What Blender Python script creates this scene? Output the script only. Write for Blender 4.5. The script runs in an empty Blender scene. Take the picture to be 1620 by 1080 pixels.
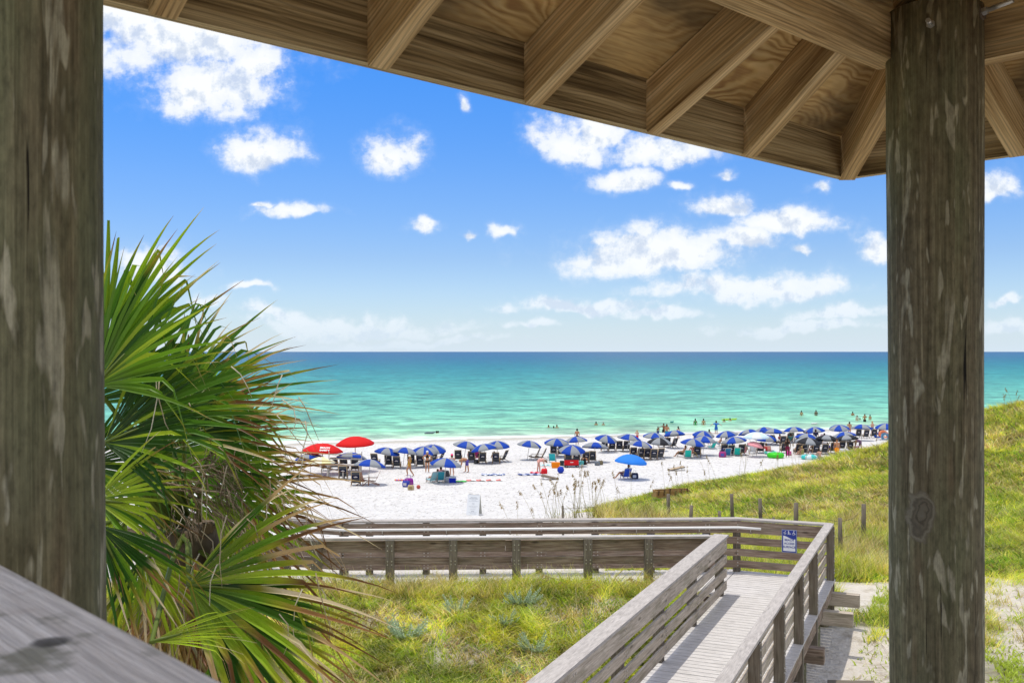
SKY_SAT, SKY_VAL, SUN_E, EXPO = 1.22, .855, 2.35, 0.22
SKY_G = 2.0  # the ramp is stored at half scale
SKY_TINT = [(0, (.50, .61, .80)), (.094, (.46, .535, .72)), (.165, (.44, .565, .78)), (.27, (.32, .585, .88)), (.8, (.25, .55, .90))]
CLOUDS = [(285,50,175,78,-.12),(335,140,95,58,-.12),(180,20,90,60,0),(410,100,45,35,0),(405,240,66,36,-.1),(622,245,44,36,-.1),(735,150,15,18,.2),(470,338,75,12,.1),(415,328,25,7,.2),
 (665,365,32,15,.1),(740,372,14,9,.2),(797,370,25,15,.1),(900,225,62,42,-.05),(940,195,60,32,-.05),(1050,235,95,32,-.05),(990,287,60,24,-.08),(1080,296,26,12,.1),(1157,278,15,11,.2),
 (1313,305,20,11,.1),(1150,338,66,22,-.05),(1250,360,88,25,-.05),(1380,395,32,22,0),(1270,405,22,10,.2),(1035,405,140,33,-.15),(1180,390,68,22,0),(1190,458,150,20,-.08),(1575,305,34,26,-.1),
 (385,457,40,10,.1),(250,425,60,36,0),(320,480,30,16,.1),(560,517,170,14,-.1),(450,502,70,12,-.1),(650,538,150,9,0),(910,485,115,12,-.1),(845,515,38,9,.1),(1040,497,68,10,-.1),
 (1340,498,75,13,-.1),(1280,518,150,13,0),(1585,475,40,8,.1),(1590,515,60,16,0)]
import bpy, math, random
import numpy as np
from mathutils import Vector, Matrix
R = math.radians
sc = bpy.context.scene
COL = sc.collection
rnd = random.Random(7)
rng = np.random.default_rng(11)
F = 1550.0

# ------------------------------------------------------------------ helpers
def tag(o, label=None, cat=None, group=None, kind=None):
    if label: o['label'] = label
    if cat: o['category'] = cat
    if group: o['group'] = group
    if kind: o['kind'] = kind
    return o

def empty(name, loc=(0, 0, 0), rz=0.0):
    o = bpy.data.objects.new(name, None)
    o.empty_display_size = .3
    COL.objects.link(o)
    o.location = loc
    o.rotation_euler = (0, 0, rz)
    return o

def copy_tree(o, parent=None):
    c = o.copy()
    COL.objects.link(c)
    c.parent = parent
    for ch in o.children:
        copy_tree(ch, c)
    return c

class MB:
    def __init__(s):
        s.v = []; s.f = []; s.uv = []; s.m = []; s.sm = []; s.col = []; s.cc = (1, 1, 1)
    def vert(s, p, c=None):
        s.v.append((p[0], p[1], p[2])); s.col.append(c or s.cc); return len(s.v) - 1
    def face(s, idx, uv=None, m=0, sm=False):
        s.f.append(tuple(idx)); s.uv.append(uv or [(0, 0)] * len(idx)); s.m.append(m); s.sm.append(sm)
    def quad(s, a, b, c, d, uv=None, m=0):
        i = [s.vert(p) for p in (a, b, c, d)]; s.face(i, uv, m)
    def box(s, c, d, rz=0.0, m=0):
        """axis box, centre c, full dims d, turned by rz about its centre"""
        x, y, z = d[0] / 2, d[1] / 2, d[2] / 2
        ca, sa = math.cos(rz), math.sin(rz)
        X = Vector((ca, sa, 0)); Y = Vector((-sa, ca, 0)); Z = Vector((0, 0, 1)); C = Vector(c)
        s._pr(C, X * x, Y * y, Z * z, m)
    def _pr(s, C, A, B, Z, m=0, uo=None):
        la, lb, lz = A.length * 2, B.length * 2, Z.length * 2
        uo = uo if uo is not None else (rnd.random() * 37, rnd.random() * 37)
        P = lambda i, j, k: C + A * i + B * j + Z * k
        def fc(ps, w, h, off):
            s.face([s.vert(p) for p in ps], [(uo[0], uo[1] + off), (uo[0] + w, uo[1] + off), (uo[0] + w, uo[1] + off + h), (uo[0], uo[1] + off + h)], m)
        fc([P(-1, -1, 1), P(1, -1, 1), P(1, 1, 1), P(-1, 1, 1)], la, lb, 0)
        fc([P(-1, 1, -1), P(1, 1, -1), P(1, -1, -1), P(-1, -1, -1)], la, lb, 1.3)
        fc([P(-1, -1, -1), P(1, -1, -1), P(1, -1, 1), P(-1, -1, 1)], la, lz, 2.7)
        fc([P(1, 1, -1), P(-1, 1, -1), P(-1, 1, 1), P(1, 1, 1)], la, lz, 3.9)
        e = (uo[0], uo[1] + 5)
        for sg in (-1, 1):
            ps = [P(sg, -1, -1), P(sg, 1, -1), P(sg, 1, 1), P(sg, -1, 1)]
            if sg < 0: ps.reverse()
            s.face([s.vert(p) for p in ps], [e, (e[0] + .02, e[1]), (e[0] + .02, e[1] + lz), (e[0], e[1] + lz)], m)
    def board(s, p0, p1, w, h, up=(0, 0, 1), m=0):
        """plank from p0 to p1 (centre line), w sideways, h along up"""
        p0 = Vector(p0); p1 = Vector(p1); a = (p1 - p0); L = a.length; a.normalize()
        up = Vector(up); side = up.cross(a).normalized(); u = a.cross(side).normalized()
        s._pr((p0 + p1) / 2, a * (L / 2), side * (w / 2), u * (h / 2), m)
    def tube(s, pts, rads, n=8, m=0, caps=True, sm=True, uvs=1.0):
        pts = [Vector(p) for p in pts]
        if not hasattr(rads, '__len__'): rads = [rads] * len(pts)
        uo = rnd.random() * 31; rings = []; L = 0; prev = None
        for i, p in enumerate(pts):
            t = (pts[min(i + 1, len(pts) - 1)] - pts[max(i - 1, 0)]).normalized()
            if prev is None:
                ref = Vector((1, 0, 0)) if abs(t.x) < .9 else Vector((0, 1, 0))
                x = ref.cross(t).normalized()
            else:
                x = (prev - t * prev.dot(t)).normalized()
            prev = x; y = t.cross(x)
            if i: L += (p - pts[i - 1]).length
            rings.append(([s.vert(p + (x * math.cos(2 * math.pi * k / n) + y * math.sin(2 * math.pi * k / n)) * rads[i]) for k in range(n)], L))
        for i in range(len(pts) - 1):
            (a, la), (b, lb) = rings[i], rings[i + 1]
            for k in range(n):
                k2 = (k + 1) % n
                c0, c1 = 2 * math.pi * k / n * rads[0] + uo, 2 * math.pi * (k + 1) / n * rads[0] + uo
                s.face([a[k], a[k2], b[k2], b[k]], [(la * uvs, c0), (la * uvs, c1), (lb * uvs, c1), (lb * uvs, c0)], m, sm)
        if caps:
            s.face(list(reversed(rings[0][0])), None, m); s.face(rings[-1][0], None, m)
    def disc_stack(s, c, prof, n=16, m=0, sm=True):
        """lathe about z: prof = [(r, z)...]"""
        rings = []
        for r, z in prof:
            rings.append([s.vert((c[0] + r * math.cos(2 * math.pi * k / n), c[1] + r * math.sin(2 * math.pi * k / n), c[2] + z)) for k in range(n)])
        for a, b in zip(rings, rings[1:]):
            for k in range(n):
                s.face([a[k], a[(k + 1) % n], b[(k + 1) % n], b[k]], None, m, sm)
        s.face(list(reversed(rings[0])), None, m); s.face(rings[-1], None, m)
    def build(s, name, mats, parent=None, color=False, loc=None):
        me = bpy.data.meshes.new(name)
        me.from_pydata(s.v, [], s.f)
        if not isinstance(mats, (list, tuple)): mats = [mats]
        for mm in mats: me.materials.append(mm)
        me.polygons.foreach_set('material_index', s.m)
        me.polygons.foreach_set('use_smooth', s.sm)
        uvl = me.uv_layers.new(name='UVMap')
        flat = [x for fu in s.uv for p in fu for x in p]
        uvl.data.foreach_set('uv', flat)
        if color:
            ca = me.color_attributes.new('Col', 'FLOAT_COLOR', 'POINT')
            ca.data.foreach_set('color', np.array([(c[0], c[1], c[2], 1) for c in s.col], dtype=np.float32).ravel())
        me.update()
        o = bpy.data.objects.new(name, me)
        COL.objects.link(o)
        if parent: o.parent = parent
        if loc: o.location = loc
        return o

# ------------------------------------------------------------------ materials
class NT:
    def __init__(s, name):
        s.mat = bpy.data.materials.new(name); s.mat.use_nodes = True
        s.t = s.mat.node_tree; s.n = s.t.nodes; s.l = s.t.links
        s.b = s.n['Principled BSDF']
    def nd(s, typ, **kw):
        n = s.n.new(typ)
        for k, v in kw.items():
            if k.startswith('i_'):
                key = k[2:]
                key = int(key) if key.isdigit() else key.replace('_', ' ')
                n.inputs[key].default_value = v
            else: setattr(n, k, v)
        return n
    def lk(s, a, b): s.l.new(a, b)
    def noise(s, vec, scale, detail=4, rough=.55, dist=0.0):
        n = s.nd('ShaderNodeTexNoise', i_Scale=scale, i_Detail=detail, i_Roughness=rough, i_Distortion=dist)
        if vec is not None: s.lk(vec, n.inputs['Vector'])
        return n.outputs['Fac']
    def mapv(s, vec, scale=(1, 1, 1), loc=(0, 0, 0)):
        n = s.nd('ShaderNodeMapping'); n.inputs['Scale'].default_value = scale; n.inputs['Location'].default_value = loc
        s.lk(vec, n.inputs['Vector']); return n.outputs[0]
    def ramp(s, fac, stops, interp='LINEAR'):
        n = s.nd('ShaderNodeValToRGB'); n.color_ramp.interpolation = interp
        e = n.color_ramp.elements
        while len(e) < len(stops): e.new(.5)
        for el, (p, c) in zip(e, stops):
            el.position = p; el.color = (c if hasattr(c, '__len__') else (c, c, c))[:3] + (1,) if hasattr(c, '__len__') else (c, c, c, 1)
        s.lk(fac, n.inputs[0]); return n.outputs[0]
    def mix(s, fac, a, b, mode='MIX'):
        n = s.nd('ShaderNodeMix', data_type='RGBA', blend_type=mode)
        for sock, v in ((n.inputs[0], fac), (n.inputs[6], a), (n.inputs[7], b)):
            if hasattr(v, 'is_linked') or isinstance(v, bpy.types.NodeSocket): s.lk(v, sock)
            elif hasattr(v, '__len__'): sock.default_value = tuple(v[:3]) + (1,)
            else: sock.default_value = v
        return n.outputs[2]
    def math(s, op, a, b=None, clamp=False):
        n = s.nd('ShaderNodeMath', operation=op, use_clamp=clamp)
        for i, v in enumerate((a, b)):
            if v is None: continue
            if isinstance(v, bpy.types.NodeSocket): s.lk(v, n.inputs[i])
            else: n.inputs[i].default_value = v
        return n.outputs[0]
    def bump(s, h, strength=.3, dist=.01):
        n = s.nd('ShaderNodeBump', i_Strength=strength, i_Distance=dist)
        s.lk(h, n.inputs['Height']); s.lk(n.outputs[0], s.b.inputs['Normal'])
    def tex(s, out='Object'):
        return s.nd('ShaderNodeTexCoord').outputs[out]

def simple(name, c, rough=.7, metal=0.0, spec=.3, var=.15, scale=20.0):
    t = NT(name)
    f = t.noise(t.tex('Object'), scale, 3)
    col = t.mix(f, tuple(x * (1 - var) for x in c), tuple(min(1, x * (1 + var)) for x in c))
    t.lk(col, t.b.inputs['Base Color'])
    t.b.inputs['Roughness'].default_value = rough; t.b.inputs['Metallic'].default_value = metal
    t.b.inputs['Specular IOR Level'].default_value = spec
    return t.mat

def wood(name, dark, mid, light, grain=(1.3, 22), rough=.85, blot=None, bump=.35, knots=True, contrast=1.0, rings=.55):
    """grain runs along U (metres along the board)"""
    t = NT(name); uv = t.tex('UV')
    g1 = t.noise(t.mapv(uv, (grain[0], grain[1], 1)), 1.6, 6, .62, .6)
    g2 = t.noise(t.mapv(uv, (grain[0] * 3, grain[1] * 6, 1)), 1.5, 3, .6)
    big = t.noise(t.mapv(uv, (.8, 1.9, 1)), 1.3, 3, .5)
    fac = t.math('ADD', t.math('MULTIPLY', g1, .62), t.math('ADD', t.math('MULTIPLY', g2, .2), t.math('MULTIPLY', big, .2)))
    w = .17 / contrast
    col = t.ramp(fac, [(.5 - w, dark), (.5, mid), (.5 + w, light)])
    wd = t.nd('ShaderNodeTexNoise', i_Scale=1.5, i_Detail=3.0); t.lk(t.mapv(uv, (.9, 2.4, 1)), wd.inputs['Vector'])
    ws = t.nd('ShaderNodeVectorMath', operation='MULTIPLY_ADD'); t.lk(wd.outputs['Color'], ws.inputs[0]); ws.inputs[1].default_value = (0, .085, 0); t.lk(uv, ws.inputs[2])
    wv_ = t.nd('ShaderNodeTexWave', wave_type='BANDS', bands_direction='Y', i_Scale=26.0, i_Distortion=2.2, i_Detail=3.0); wv_.inputs['Detail Scale'].default_value = 1.4
    t.lk(t.mapv(ws.outputs[0], (.07, 1, 1)), wv_.inputs['Vector'])
    rg = t.ramp(wv_.outputs['Fac'], [(.0, .52), (.30, .92), (1, 1.12)])
    col = t.mix(rings, col, rg, 'MULTIPLY')
    ln = t.ramp(t.noise(t.mapv(uv, (grain[0] * 1.2, grain[1] * 11, 1), (2, 9, 0)), 1.4, 4, .65), [(.36, .58), (.52, 1.05), (.66, 1.2)])
    col = t.mix(.75, col, ln, 'MULTIPLY')
    if blot:
        bf = t.ramp(t.noise(t.mapv(uv, (.9, 3.2, 1), (5, 3, 0)), 1.8, 5, .6), [(.5, 0), (.66, 1)])
        col = t.mix(t.math('MULTIPLY', bf, blot[1]), col, blot[0])
    if knots:
        v = t.nd('ShaderNodeTexVoronoi', i_Scale=1.0); t.lk(t.mapv(uv, (1.6, 5.5, 1)), v.inputs['Vector'])
        k = t.ramp(v.outputs['Distance'], [(.06, 1), (.15, 0)])
        col = t.mix(t.math('MULTIPLY', k, .7), col, tuple(x * .35 for x in dark))
    if name == 'old_grey_handrail':
        ob = t.tex('Object')
        ms = t.ramp(t.noise(ob, 14, 4, .6), [(.53, 0), (.64, 1)])
        col = t.mix(t.math('MULTIPLY', ms, .75), col, (.20, .20, .13))
        ms = t.ramp(t.noise(t.mapv(ob, (1, 1, 1), (4, 2, 0)), 9, 3, .6), [(.56, 0), (.68, 1)])
        col = t.mix(t.math('MULTIPLY', ms, .35), col, (.46, .36, .29))
        for c, r in (((-.310, .6585, -.195), .0135), ((-.05, .50, -.195), .008), ((-.52, .98, -.195), .010)):
            dn = t.nd('ShaderNodeVectorMath', operation='DISTANCE'); t.lk(ob, dn.inputs[0]); dn.inputs[1].default_value = c
            kk = t.ramp(t.math('MULTIPLY', dn.outputs['Value'], .5 / r), [(.35, 1), (.55, 0)])
            col = t.mix(t.math('MULTIPLY', kk, .8), col, (.07, .065, .06))
    t.lk(col, t.b.inputs['Base Color'])
    t.b.inputs['Roughness'].default_value = rough; t.b.inputs['Specular IOR Level'].default_value = .2
    t.bump(fac, bump, .006)
    return t.mat

M = {}
# grey weathered boards of the boardwalk
M['board'] = wood('weathered_board', (.10, .068, .050), (.28, .205, .155), (.50, .42, .345), blot=((.12, .13, .09), .35))
M['board_pale'] = wood('pale_weathered_board', (.22, .18, .135), (.50, .43, .345), (.72, .64, .53), blot=((.17, .16, .09), .5))
M['rail_post'] = wood('green_grey_post', (.085, .07, .052), (.19, .16, .125), (.32, .28, .225), blot=((.12, .125, .07), .3))
M['cap'] = wood('composite_cap', (.33, .30, .272), (.44, .405, .37), (.53, .49, .45), grain=(3, 9), bump=.12, knots=False, rings=0.0)
M['deck'] = wood('grey_deck_board', (.44, .42, .40), (.60, .575, .55), (.70, .675, .65), grain=(2.5, 12), bump=.12, knots=False, rings=.0)
M['beam'] = wood('roof_beam', (.22, .125, .05), (.54, .365, .175), (.74, .56, .32), grain=(.8, 13), bump=.6, knots=True, contrast=1.4, rings=.55, blot=((.20, .14, .075), .5))
M['fascia'] = wood('fascia_board', (.14, .095, .045), (.37, .27, .14), (.56, .44, .26), grain=(.5, 17), bump=.6, knots=False, contrast=1.8, rings=.6)
M['old_rail'] = wood('old_grey_handrail', (.62, .575, .525), (.83, .785, .73), (.90, .865, .82), grain=(3.5, 45), blot=((.26, .27, .17), .6), rings=.25, bump=.8, knots=True)

def log_mat(name, s=1.0, rotv=0.0, knot=False):
    t = NT(name); uv = t.tex('UV')
    g = t.noise(t.mapv(uv, (1.4, 60, 1)), 1.3, 6, .65, .4)
    base = t.ramp(g, [(.28, (.024 * s, .019 * s, .011 * s)), (.5, (.062 * s, .052 * s, .032 * s)), (.72, (.112 * s, .098 * s, .062 * s))])
    gr = t.ramp(t.noise(t.mapv(uv, (.7, 3.4, 1), (rotv, 2, 0)), 1.7, 3, .5), [(.42, 0), (.62, 1)])
    base = t.mix(t.math('MULTIPLY', gr, .6), base, (.062 * s, .070 * s, .038 * s))
    rd = t.ramp(t.noise(t.mapv(uv, (1.1, 6, 1), (rotv + 8, 7, 0)), 1.7, 3, .5), [(.6, 0), (.72, 1)])
    base = t.mix(t.math('MULTIPLY', rd, .35), base, (.10 * s, .062 * s, .038 * s))
    # pale patches where the skin of the pole has flaked away, long and narrow
    n1 = t.noise(t.mapv(uv, (2.6, 15, 1), (rotv + 3, 1, 0)), 1.5, 3, .55, .5)
    pt = t.ramp(n1, [(.575, 0), (.625, 1)])
    n2 = t.noise(t.mapv(uv, (5.2, 26, 1), (rotv + 1, 4, 0)), 1.4, 2, .5, .3)
    pt2 = t.ramp(n2, [(.63, 0), (.67, 1)])
    pt = t.math('MAXIMUM', pt, pt2)
    pc = t.mix(t.noise(t.mapv(uv, (2, 70, 1)), 1.5, 3), (.10 * s, .092 * s, .066 * s), (.20 * s, .19 * s, .14 * s))
    fg = t.ramp(t.noise(t.mapv(uv, (3, 160, 1)), 1.5, 4, .6), [(.35, .62), (.6, 1.25)])
    col = t.mix(.5, t.mix(t.math('MULTIPLY', pt, .85), base, pc), fg, 'MULTIPLY')
    mo = t.ramp(t.noise(t.mapv(uv, (9, 22, 1), (1, 1, 0)), 3.0, 6, .7), [(.34, .55), (.5, 1.0), (.66, 1.35)])
    col = t.mix(.75, col, mo, 'MULTIPLY')
    # checks: thin dark splits
    ck = t.ramp(t.noise(t.mapv(uv, (.8, 34, 1), (9, 5, 0)), 1.4, 4, .7), [(.325, 1), (.355, 0)])
    col = t.mix(ck, col, (.012, .01, .008))
    if knot:
        sb = t.nd('ShaderNodeVectorMath', operation='SUBTRACT'); t.lk(t.tex('Object'), sb.inputs[0]); sb.inputs[1].default_value = (1.118, 2.680, -.452)
        ln = t.nd('ShaderNodeVectorMath', operation='LENGTH'); t.lk(t.mapv(sb.outputs[0], (31, 18, 15.5)), ln.inputs[0])
        kd = t.math('ADD', ln.outputs['Value'], t.math('MULTIPLY', t.math('SUBTRACT', t.noise(t.tex('Object'), 18, 5), .5), 1.6))
        kc = t.ramp(t.math('MULTIPLY', kd, .6), [(.0, (.20, .18, .14)), (.2, (.17, .15, .11)), (.26, (.09, .078, .055)), (.33, (.17, .15, .11)), (.45, (.12, .105, .078)), (.54, (.25, .23, .17)), (.62, (.17, .15, .11))])
        km = t.ramp(t.math('MULTIPLY', kd, .6), [(.60, 1), (.68, 0)])
        col = t.mix(km, col, kc)
    t.lk(col, t.b.inputs['Base Color']); t.b.inputs['Roughness'].default_value = .8
    t.b.inputs['Specular IOR Level'].default_value = .25
    h = t.math('ADD', g, t.math('ADD', t.math('MULTIPLY', pt, -.35), t.math('MULTIPLY', ck, -1)))
    t.bump(h, .6, .006)
    return t.mat
M['log'] = log_mat('round_pole_wood', 2.7, 0.0, True)
M['log_near'] = log_mat('round_pole_wood_olive', 2.9, 21.0)

def ply_mat():
    t = NT('plywood_sheathing'); uv = t.tex('UV')
    d = t.noise(t.mapv(uv, (1.2, 2.2, 1)), 1.6, 4, .55)
    dd = t.nd('ShaderNodeVectorMath', operation='SCALE'); 
    dn = t.nd('ShaderNodeTexNoise', i_Scale=2.2, i_Detail=3.0); t.lk(t.mapv(uv, (.8, 1.5, 1)), dn.inputs['Vector'])
    t.lk(dn.outputs['Color'], dd.inputs[0]); dd.inputs['Scale'].default_value = .42
    ad = t.nd('ShaderNodeVectorMath', operation='ADD'); t.lk(uv, ad.inputs[0]); t.lk(dd.outputs[0], ad.inputs[1])
    w = t.nd('ShaderNodeTexWave', wave_type='BANDS', bands_direction='Y', i_Scale=11.0, i_Distortion=5.0, i_Detail=3.0)
    w.inputs['Detail Scale'].default_value = 1.6
    t.lk(t.mapv(ad.outputs[0], (.22, 1, 1)), w.inputs['Vector'])
    f = t.noise(t.mapv(uv, (4, 90, 1)), 1.5, 3)
    col = t.ramp(w.outputs['Fac'], [(.0, (.30, .145, .045)), (.3, (.50, .30, .10)), (.7, (.64, .43, .17)), (1.0, (.74, .53, .25))])
    st = t.ramp(d, [(.36, .34), (.48, .85), (.62, 1.25)])
    pm = t.ramp(t.noise(t.mapv(uv, (1.5, 2.5, 1), (3, 3, 0)), 1.3, 3), [(.42, .15), (.62, .9)])
    fl = t.ramp(f, [(.35, (.42, .26, .095)), (.65, (.64, .44, .18))])
    col = t.mix(pm, fl, col)
    col = t.mix(1.0, col, st, 'MULTIPLY')
    col = t.mix(t.math('MULTIPLY', f, .25), col, (.18, .11, .05))
    t.lk(col, t.b.inputs['Base Color']); t.b.inputs['Roughness'].default_value = .8
    t.bump(w.outputs['Fac'], .25, .004)
    return t.mat
M['ply'] = ply_mat()
M['steel'] = simple('galvanised_steel', (.55, .53, .5), .4, .8, .5, .2, 60)
M['rust'] = simple('rusty_steel', (.16, .12, .09), .6, .5, .4, .5, 90)
M['pipe'] = simple('white_pipe', (.78, .78, .76), .35, 0, .4, .06, 8)
M['shingle'] = simple('roof_shingle', (.12, .11, .10), .95, 0, .1, .3, 9)

# ------------------------------------------------------------------ terrain
def sm(a, b, x):
    t = np.clip((x - a) / (b - a), 0, 1); return t * t * (3 - 2 * t)

_tab = rng.random((257, 257))
def vnoise(x, y):
    x = np.asarray(x, float); y = np.asarray(y, float)
    xi = np.floor(x).astype(int); yi = np.floor(y).astype(int); fx = x - xi; fy = y - yi
    fx = fx * fx * (3 - 2 * fx); fy = fy * fy * (3 - 2 * fy)
    xi &= 255; yi &= 255
    a = _tab[xi, yi]; b = _tab[xi + 1, yi]; c = _tab[xi, yi + 1]; d = _tab[xi + 1, yi + 1]
    return (a * (1 - fx) + b * fx) * (1 - fy) + (c * (1 - fx) + d * fx) * fy
def fbm(x, y, o=4):
    s = 0; a = .5
    for i in range(o):
        s = s + a * vnoise(x * 2 ** i + 17.3 * i, y * 2 ** i + 5.1 * i); a /= 2
    return s

SHX, SHY, SHK = -15.0, 110.0, .30
def beach_z(X, Y):
    s = SHY + SHK * (X - SHX) - Y
    return np.where(s > 0, -10 + .0145 * s, -10 + .05 * s)
HX = [-200, -30, 0, 3, 4.35, 7, 8.4, 11.3, 14.2, 17.1, 21.5, 23.5, 30, 45, 200]
HZ = [-9.0, -8.9, -8.5, -7.9, -7.35, -6.62, -6.3, -5.8, -5.3, -4.5, -2.9, -2.45, -1.6, -1.4, -1.6]
Q0 = np.array([.9147, -.4042]); R0 = np.array([.4042, .9147])
def terrain(X, Y, detail=True):
    X = np.asarray(X, float); Y = np.asarray(Y, float)
    q = X * Q0[0] + Y * Q0[1]
    side = sm(-4.15, -3.4, q)                       # 0 left meadow, 1 right of the ramp
    meadow = -4.62 + .42 * sm(13.2, 17.0, Y)
    low = -5.35 + 0 * Y
    near = meadow * (1 - side) + low * side
    near = near * (1 - sm(17.4, 18.6, Y)) + (-5.25) * sm(17.4, 18.6, Y)
    hc = np.interp(X, HX, HZ)
    foot = -5.3
    up = foot + (hc - foot) * (np.clip((Y - 22.5) / 22.5, 0, 1) ** .92)
    z = np.where(Y < 22.5, near, up)
    z = np.maximum(z, -5.12 - ((X - 3.0) / 2.8) ** 2 * .6 - ((Y - 30.5) / 4.2) ** 2 * .8)
    z = z + .10 * (fbm(X * .45, Y * .45) - .47) * 2 * (1 - sm(46, 58, Y)) * sm(8, 14, Y)
    z = z + .5 * (fbm(X * .16 + 9, Y * .16) - .47) * sm(24, 32, Y) * (1 - sm(38, 44, Y)) * sm(3, 8, X)
    bz = beach_z(X, Y)
    z = z + .16 * (fbm(X * 1.3 + 4, Y * 1.3, 3) - .44) * sm(-1.5, -.8, q) * (1 - sm(24, 27, Y)) * sm(8, 12, Y)
    t = sm(45, 60, Y)
    z = z * (1 - t) + bz * t
    if detail:
        z = z + .045 * (fbm(X * 1.1, Y * 1.1, 3) - .45) * (Y > 44)
    return z
def veg(X, Y):
    """0..1: how much the ground is overgrown"""
    q = X * Q0[0] + Y * Q0[1]
    m = sm(-3.0, -3.5, q) * (1 - sm(17.5, 18.0, Y))                # meadow
    patch = fbm(X * .5 + 3, Y * .5 + 8)
    bare = fbm(X * .9 + 33, Y * .9 + 1)
    m = m * np.clip(.45 + 4.0 * (bare - .36), .3, 1)
    hz = terrain(X, Y, False) - beach_z(X, Y)
    edge = 22.9 + 3.4 * (patch - .47) * 2 - .30 * (X - 10)
    h = sm(edge - .8, edge + .8, Y) * (1 - sm(46.5, 49, Y)) * sm(2.0, 3.2, X + 2.2 * (patch - .47))
    h = np.maximum(h, .8 * sm(.44, .5, patch) * sm(3, 4, X) * (Y > 18.6) * (Y < 25) * (X < 8))
    # patches of green creeper right of the ramp
    r = sm(-1.2, -.7, q) * (1 - sm(21, 22, Y)) * sm(.47, .55, fbm(X * .62 + 1.7, Y * .62 + 4.2))
    r = np.maximum(r, .9 * sm(7.1, 7.8, X - .0 * Y) * sm(.42, .5, bare) * (Y < 19.4))
    return np.clip(np.maximum(np.maximum(m, h), r * .75), 0, 1)

def ground_mat():
    t = NT('sand_and_litter'); ob = t.tex('Object')
    at = t.nd('ShaderNodeAttribute', attribute_name='veg').outputs['Fac']
    n1 = t.noise(ob, .9, 5, .6); n2 = t.noise(ob, 6, 5, .65); n3 = t.noise(ob, 40, 4, .7)
    sand = t.ramp(n1, [(.3, (.66, .645, .62)), (.7, (.75, .74, .715))])
    # footprints: shallow dimples
    vo = t.nd('ShaderNodeTexVoronoi', i_Scale=2.4); t.lk(t.mapv(ob, (1, .75, 1)), vo.inputs['Vector'])
    dim = t.ramp(vo.outputs['Distance'], [(.0, 0), (.38, 1)])
    spk = t.ramp(t.noise(t.mapv(ob, (1, .55, 1)), 4.5, 4, .75), [(.555, 0), (.63, 1)])
    sand = t.mix(t.math('MULTIPLY', spk, .85), sand, (.34, .32, .295))  # dark flecks: footprint shade painted into the sand colour
    near = t.mix(n2, (.56, .50, .42), (.78, .74, .67))
    wr = t.ramp(t.noise(ob, 2.6, 6, .75), [(.56, 0), (.64, 1)])
    near = t.mix(t.math('MULTIPLY', wr, .5), near, (.40, .34, .24))
    sep = t.nd('ShaderNodeSeparateXYZ'); t.lk(ob, sep.inputs[0])
    fy = t.math('MULTIPLY', t.math('SUBTRACT', sep.outputs['Y'], 26), 1 / 18, True)
    sand = t.mix(fy, near, sand)
    wet = t.nd('ShaderNodeAttribute', attribute_name='wet').outputs['Fac']
    sand = t.mix(wet, sand, (.50, .47, .40))
    lit = t.ramp(n2, [(.3, (.05, .05, .015)), (.5, (.13, .13, .04)), (.75, (.36, .32, .17))])
    col = t.mix(at, sand, lit)
    t.lk(col, t.b.inputs['Base Color']); t.b.inputs['Roughness'].default_value = .95
    t.b.inputs['Specular IOR Level'].default_value = .1
    h = t.math('ADD', t.math('MULTIPLY', n2, 1.2), t.math('ADD', t.math('MULTIPLY', dim, .8), t.math('MULTIPLY', n3, .12)))
    t.bump(h, .9, .10)
    return t.mat
M['ground'] = ground_mat()

def grid_mesh(name, xs, ys, zf, mat, attrs=None):
    X, Y = np.meshgrid(xs, ys); Z = zf(X, Y)
    nv = X.size; nx, ny = len(xs), len(ys)
    me = bpy.data.meshes.new(name)
    me.vertices.add(nv); me.vertices.foreach_set('co', np.stack([X, Y, Z], -1).ravel())
    i = np.arange((ny - 1) * (nx - 1)); r = i // (nx - 1); c = i % (nx - 1)
    a = r * nx + c
    fc = np.stack([a, a + 1, a + 1 + nx, a + nx], -1).ravel()
    me.loops.add(len(fc)); me.loops.foreach_set('vertex_index', fc)
    me.polygons.add(len(i)); me.polygons.foreach_set('loop_start', np.arange(len(i)) * 4)
    me.polygons.foreach_set('use_smooth', np.ones(len(i), bool))
    me.update(calc_edges=True); me.validate()
    for k, fn in (attrs or {}).items():
        at = me.attributes.new(k, 'FLOAT', 'POINT'); at.data.foreach_set('value', fn(X, Y).ravel().astype(np.float32))
    me.materials.append(mat)
    o = bpy.data.objects.new(name, me); COL.objects.link(o)
    return o

xs = np.concatenate([-np.geomspace(1500, 34, 22), np.arange(-32, 60, .38), np.geomspace(61, 1500, 22)])
ys = np.concatenate([-np.geomspace(600, 12, 12), np.arange(-10, 8, 1.5), np.arange(8, 62, .30), np.arange(62, 175, 1.1)])
g = grid_mesh('ground', xs, ys, terrain, M['ground'],
    {'veg': veg, 'wet': lambda X, Y: 1 - sm(1.5, 6, SHY + SHK * (X - SHX) - Y + 2.0 * (fbm(X * .15, Y * 0) - .47))})
tag(g, 'white sand beach rising into grassy dunes', kind='structure')

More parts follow.
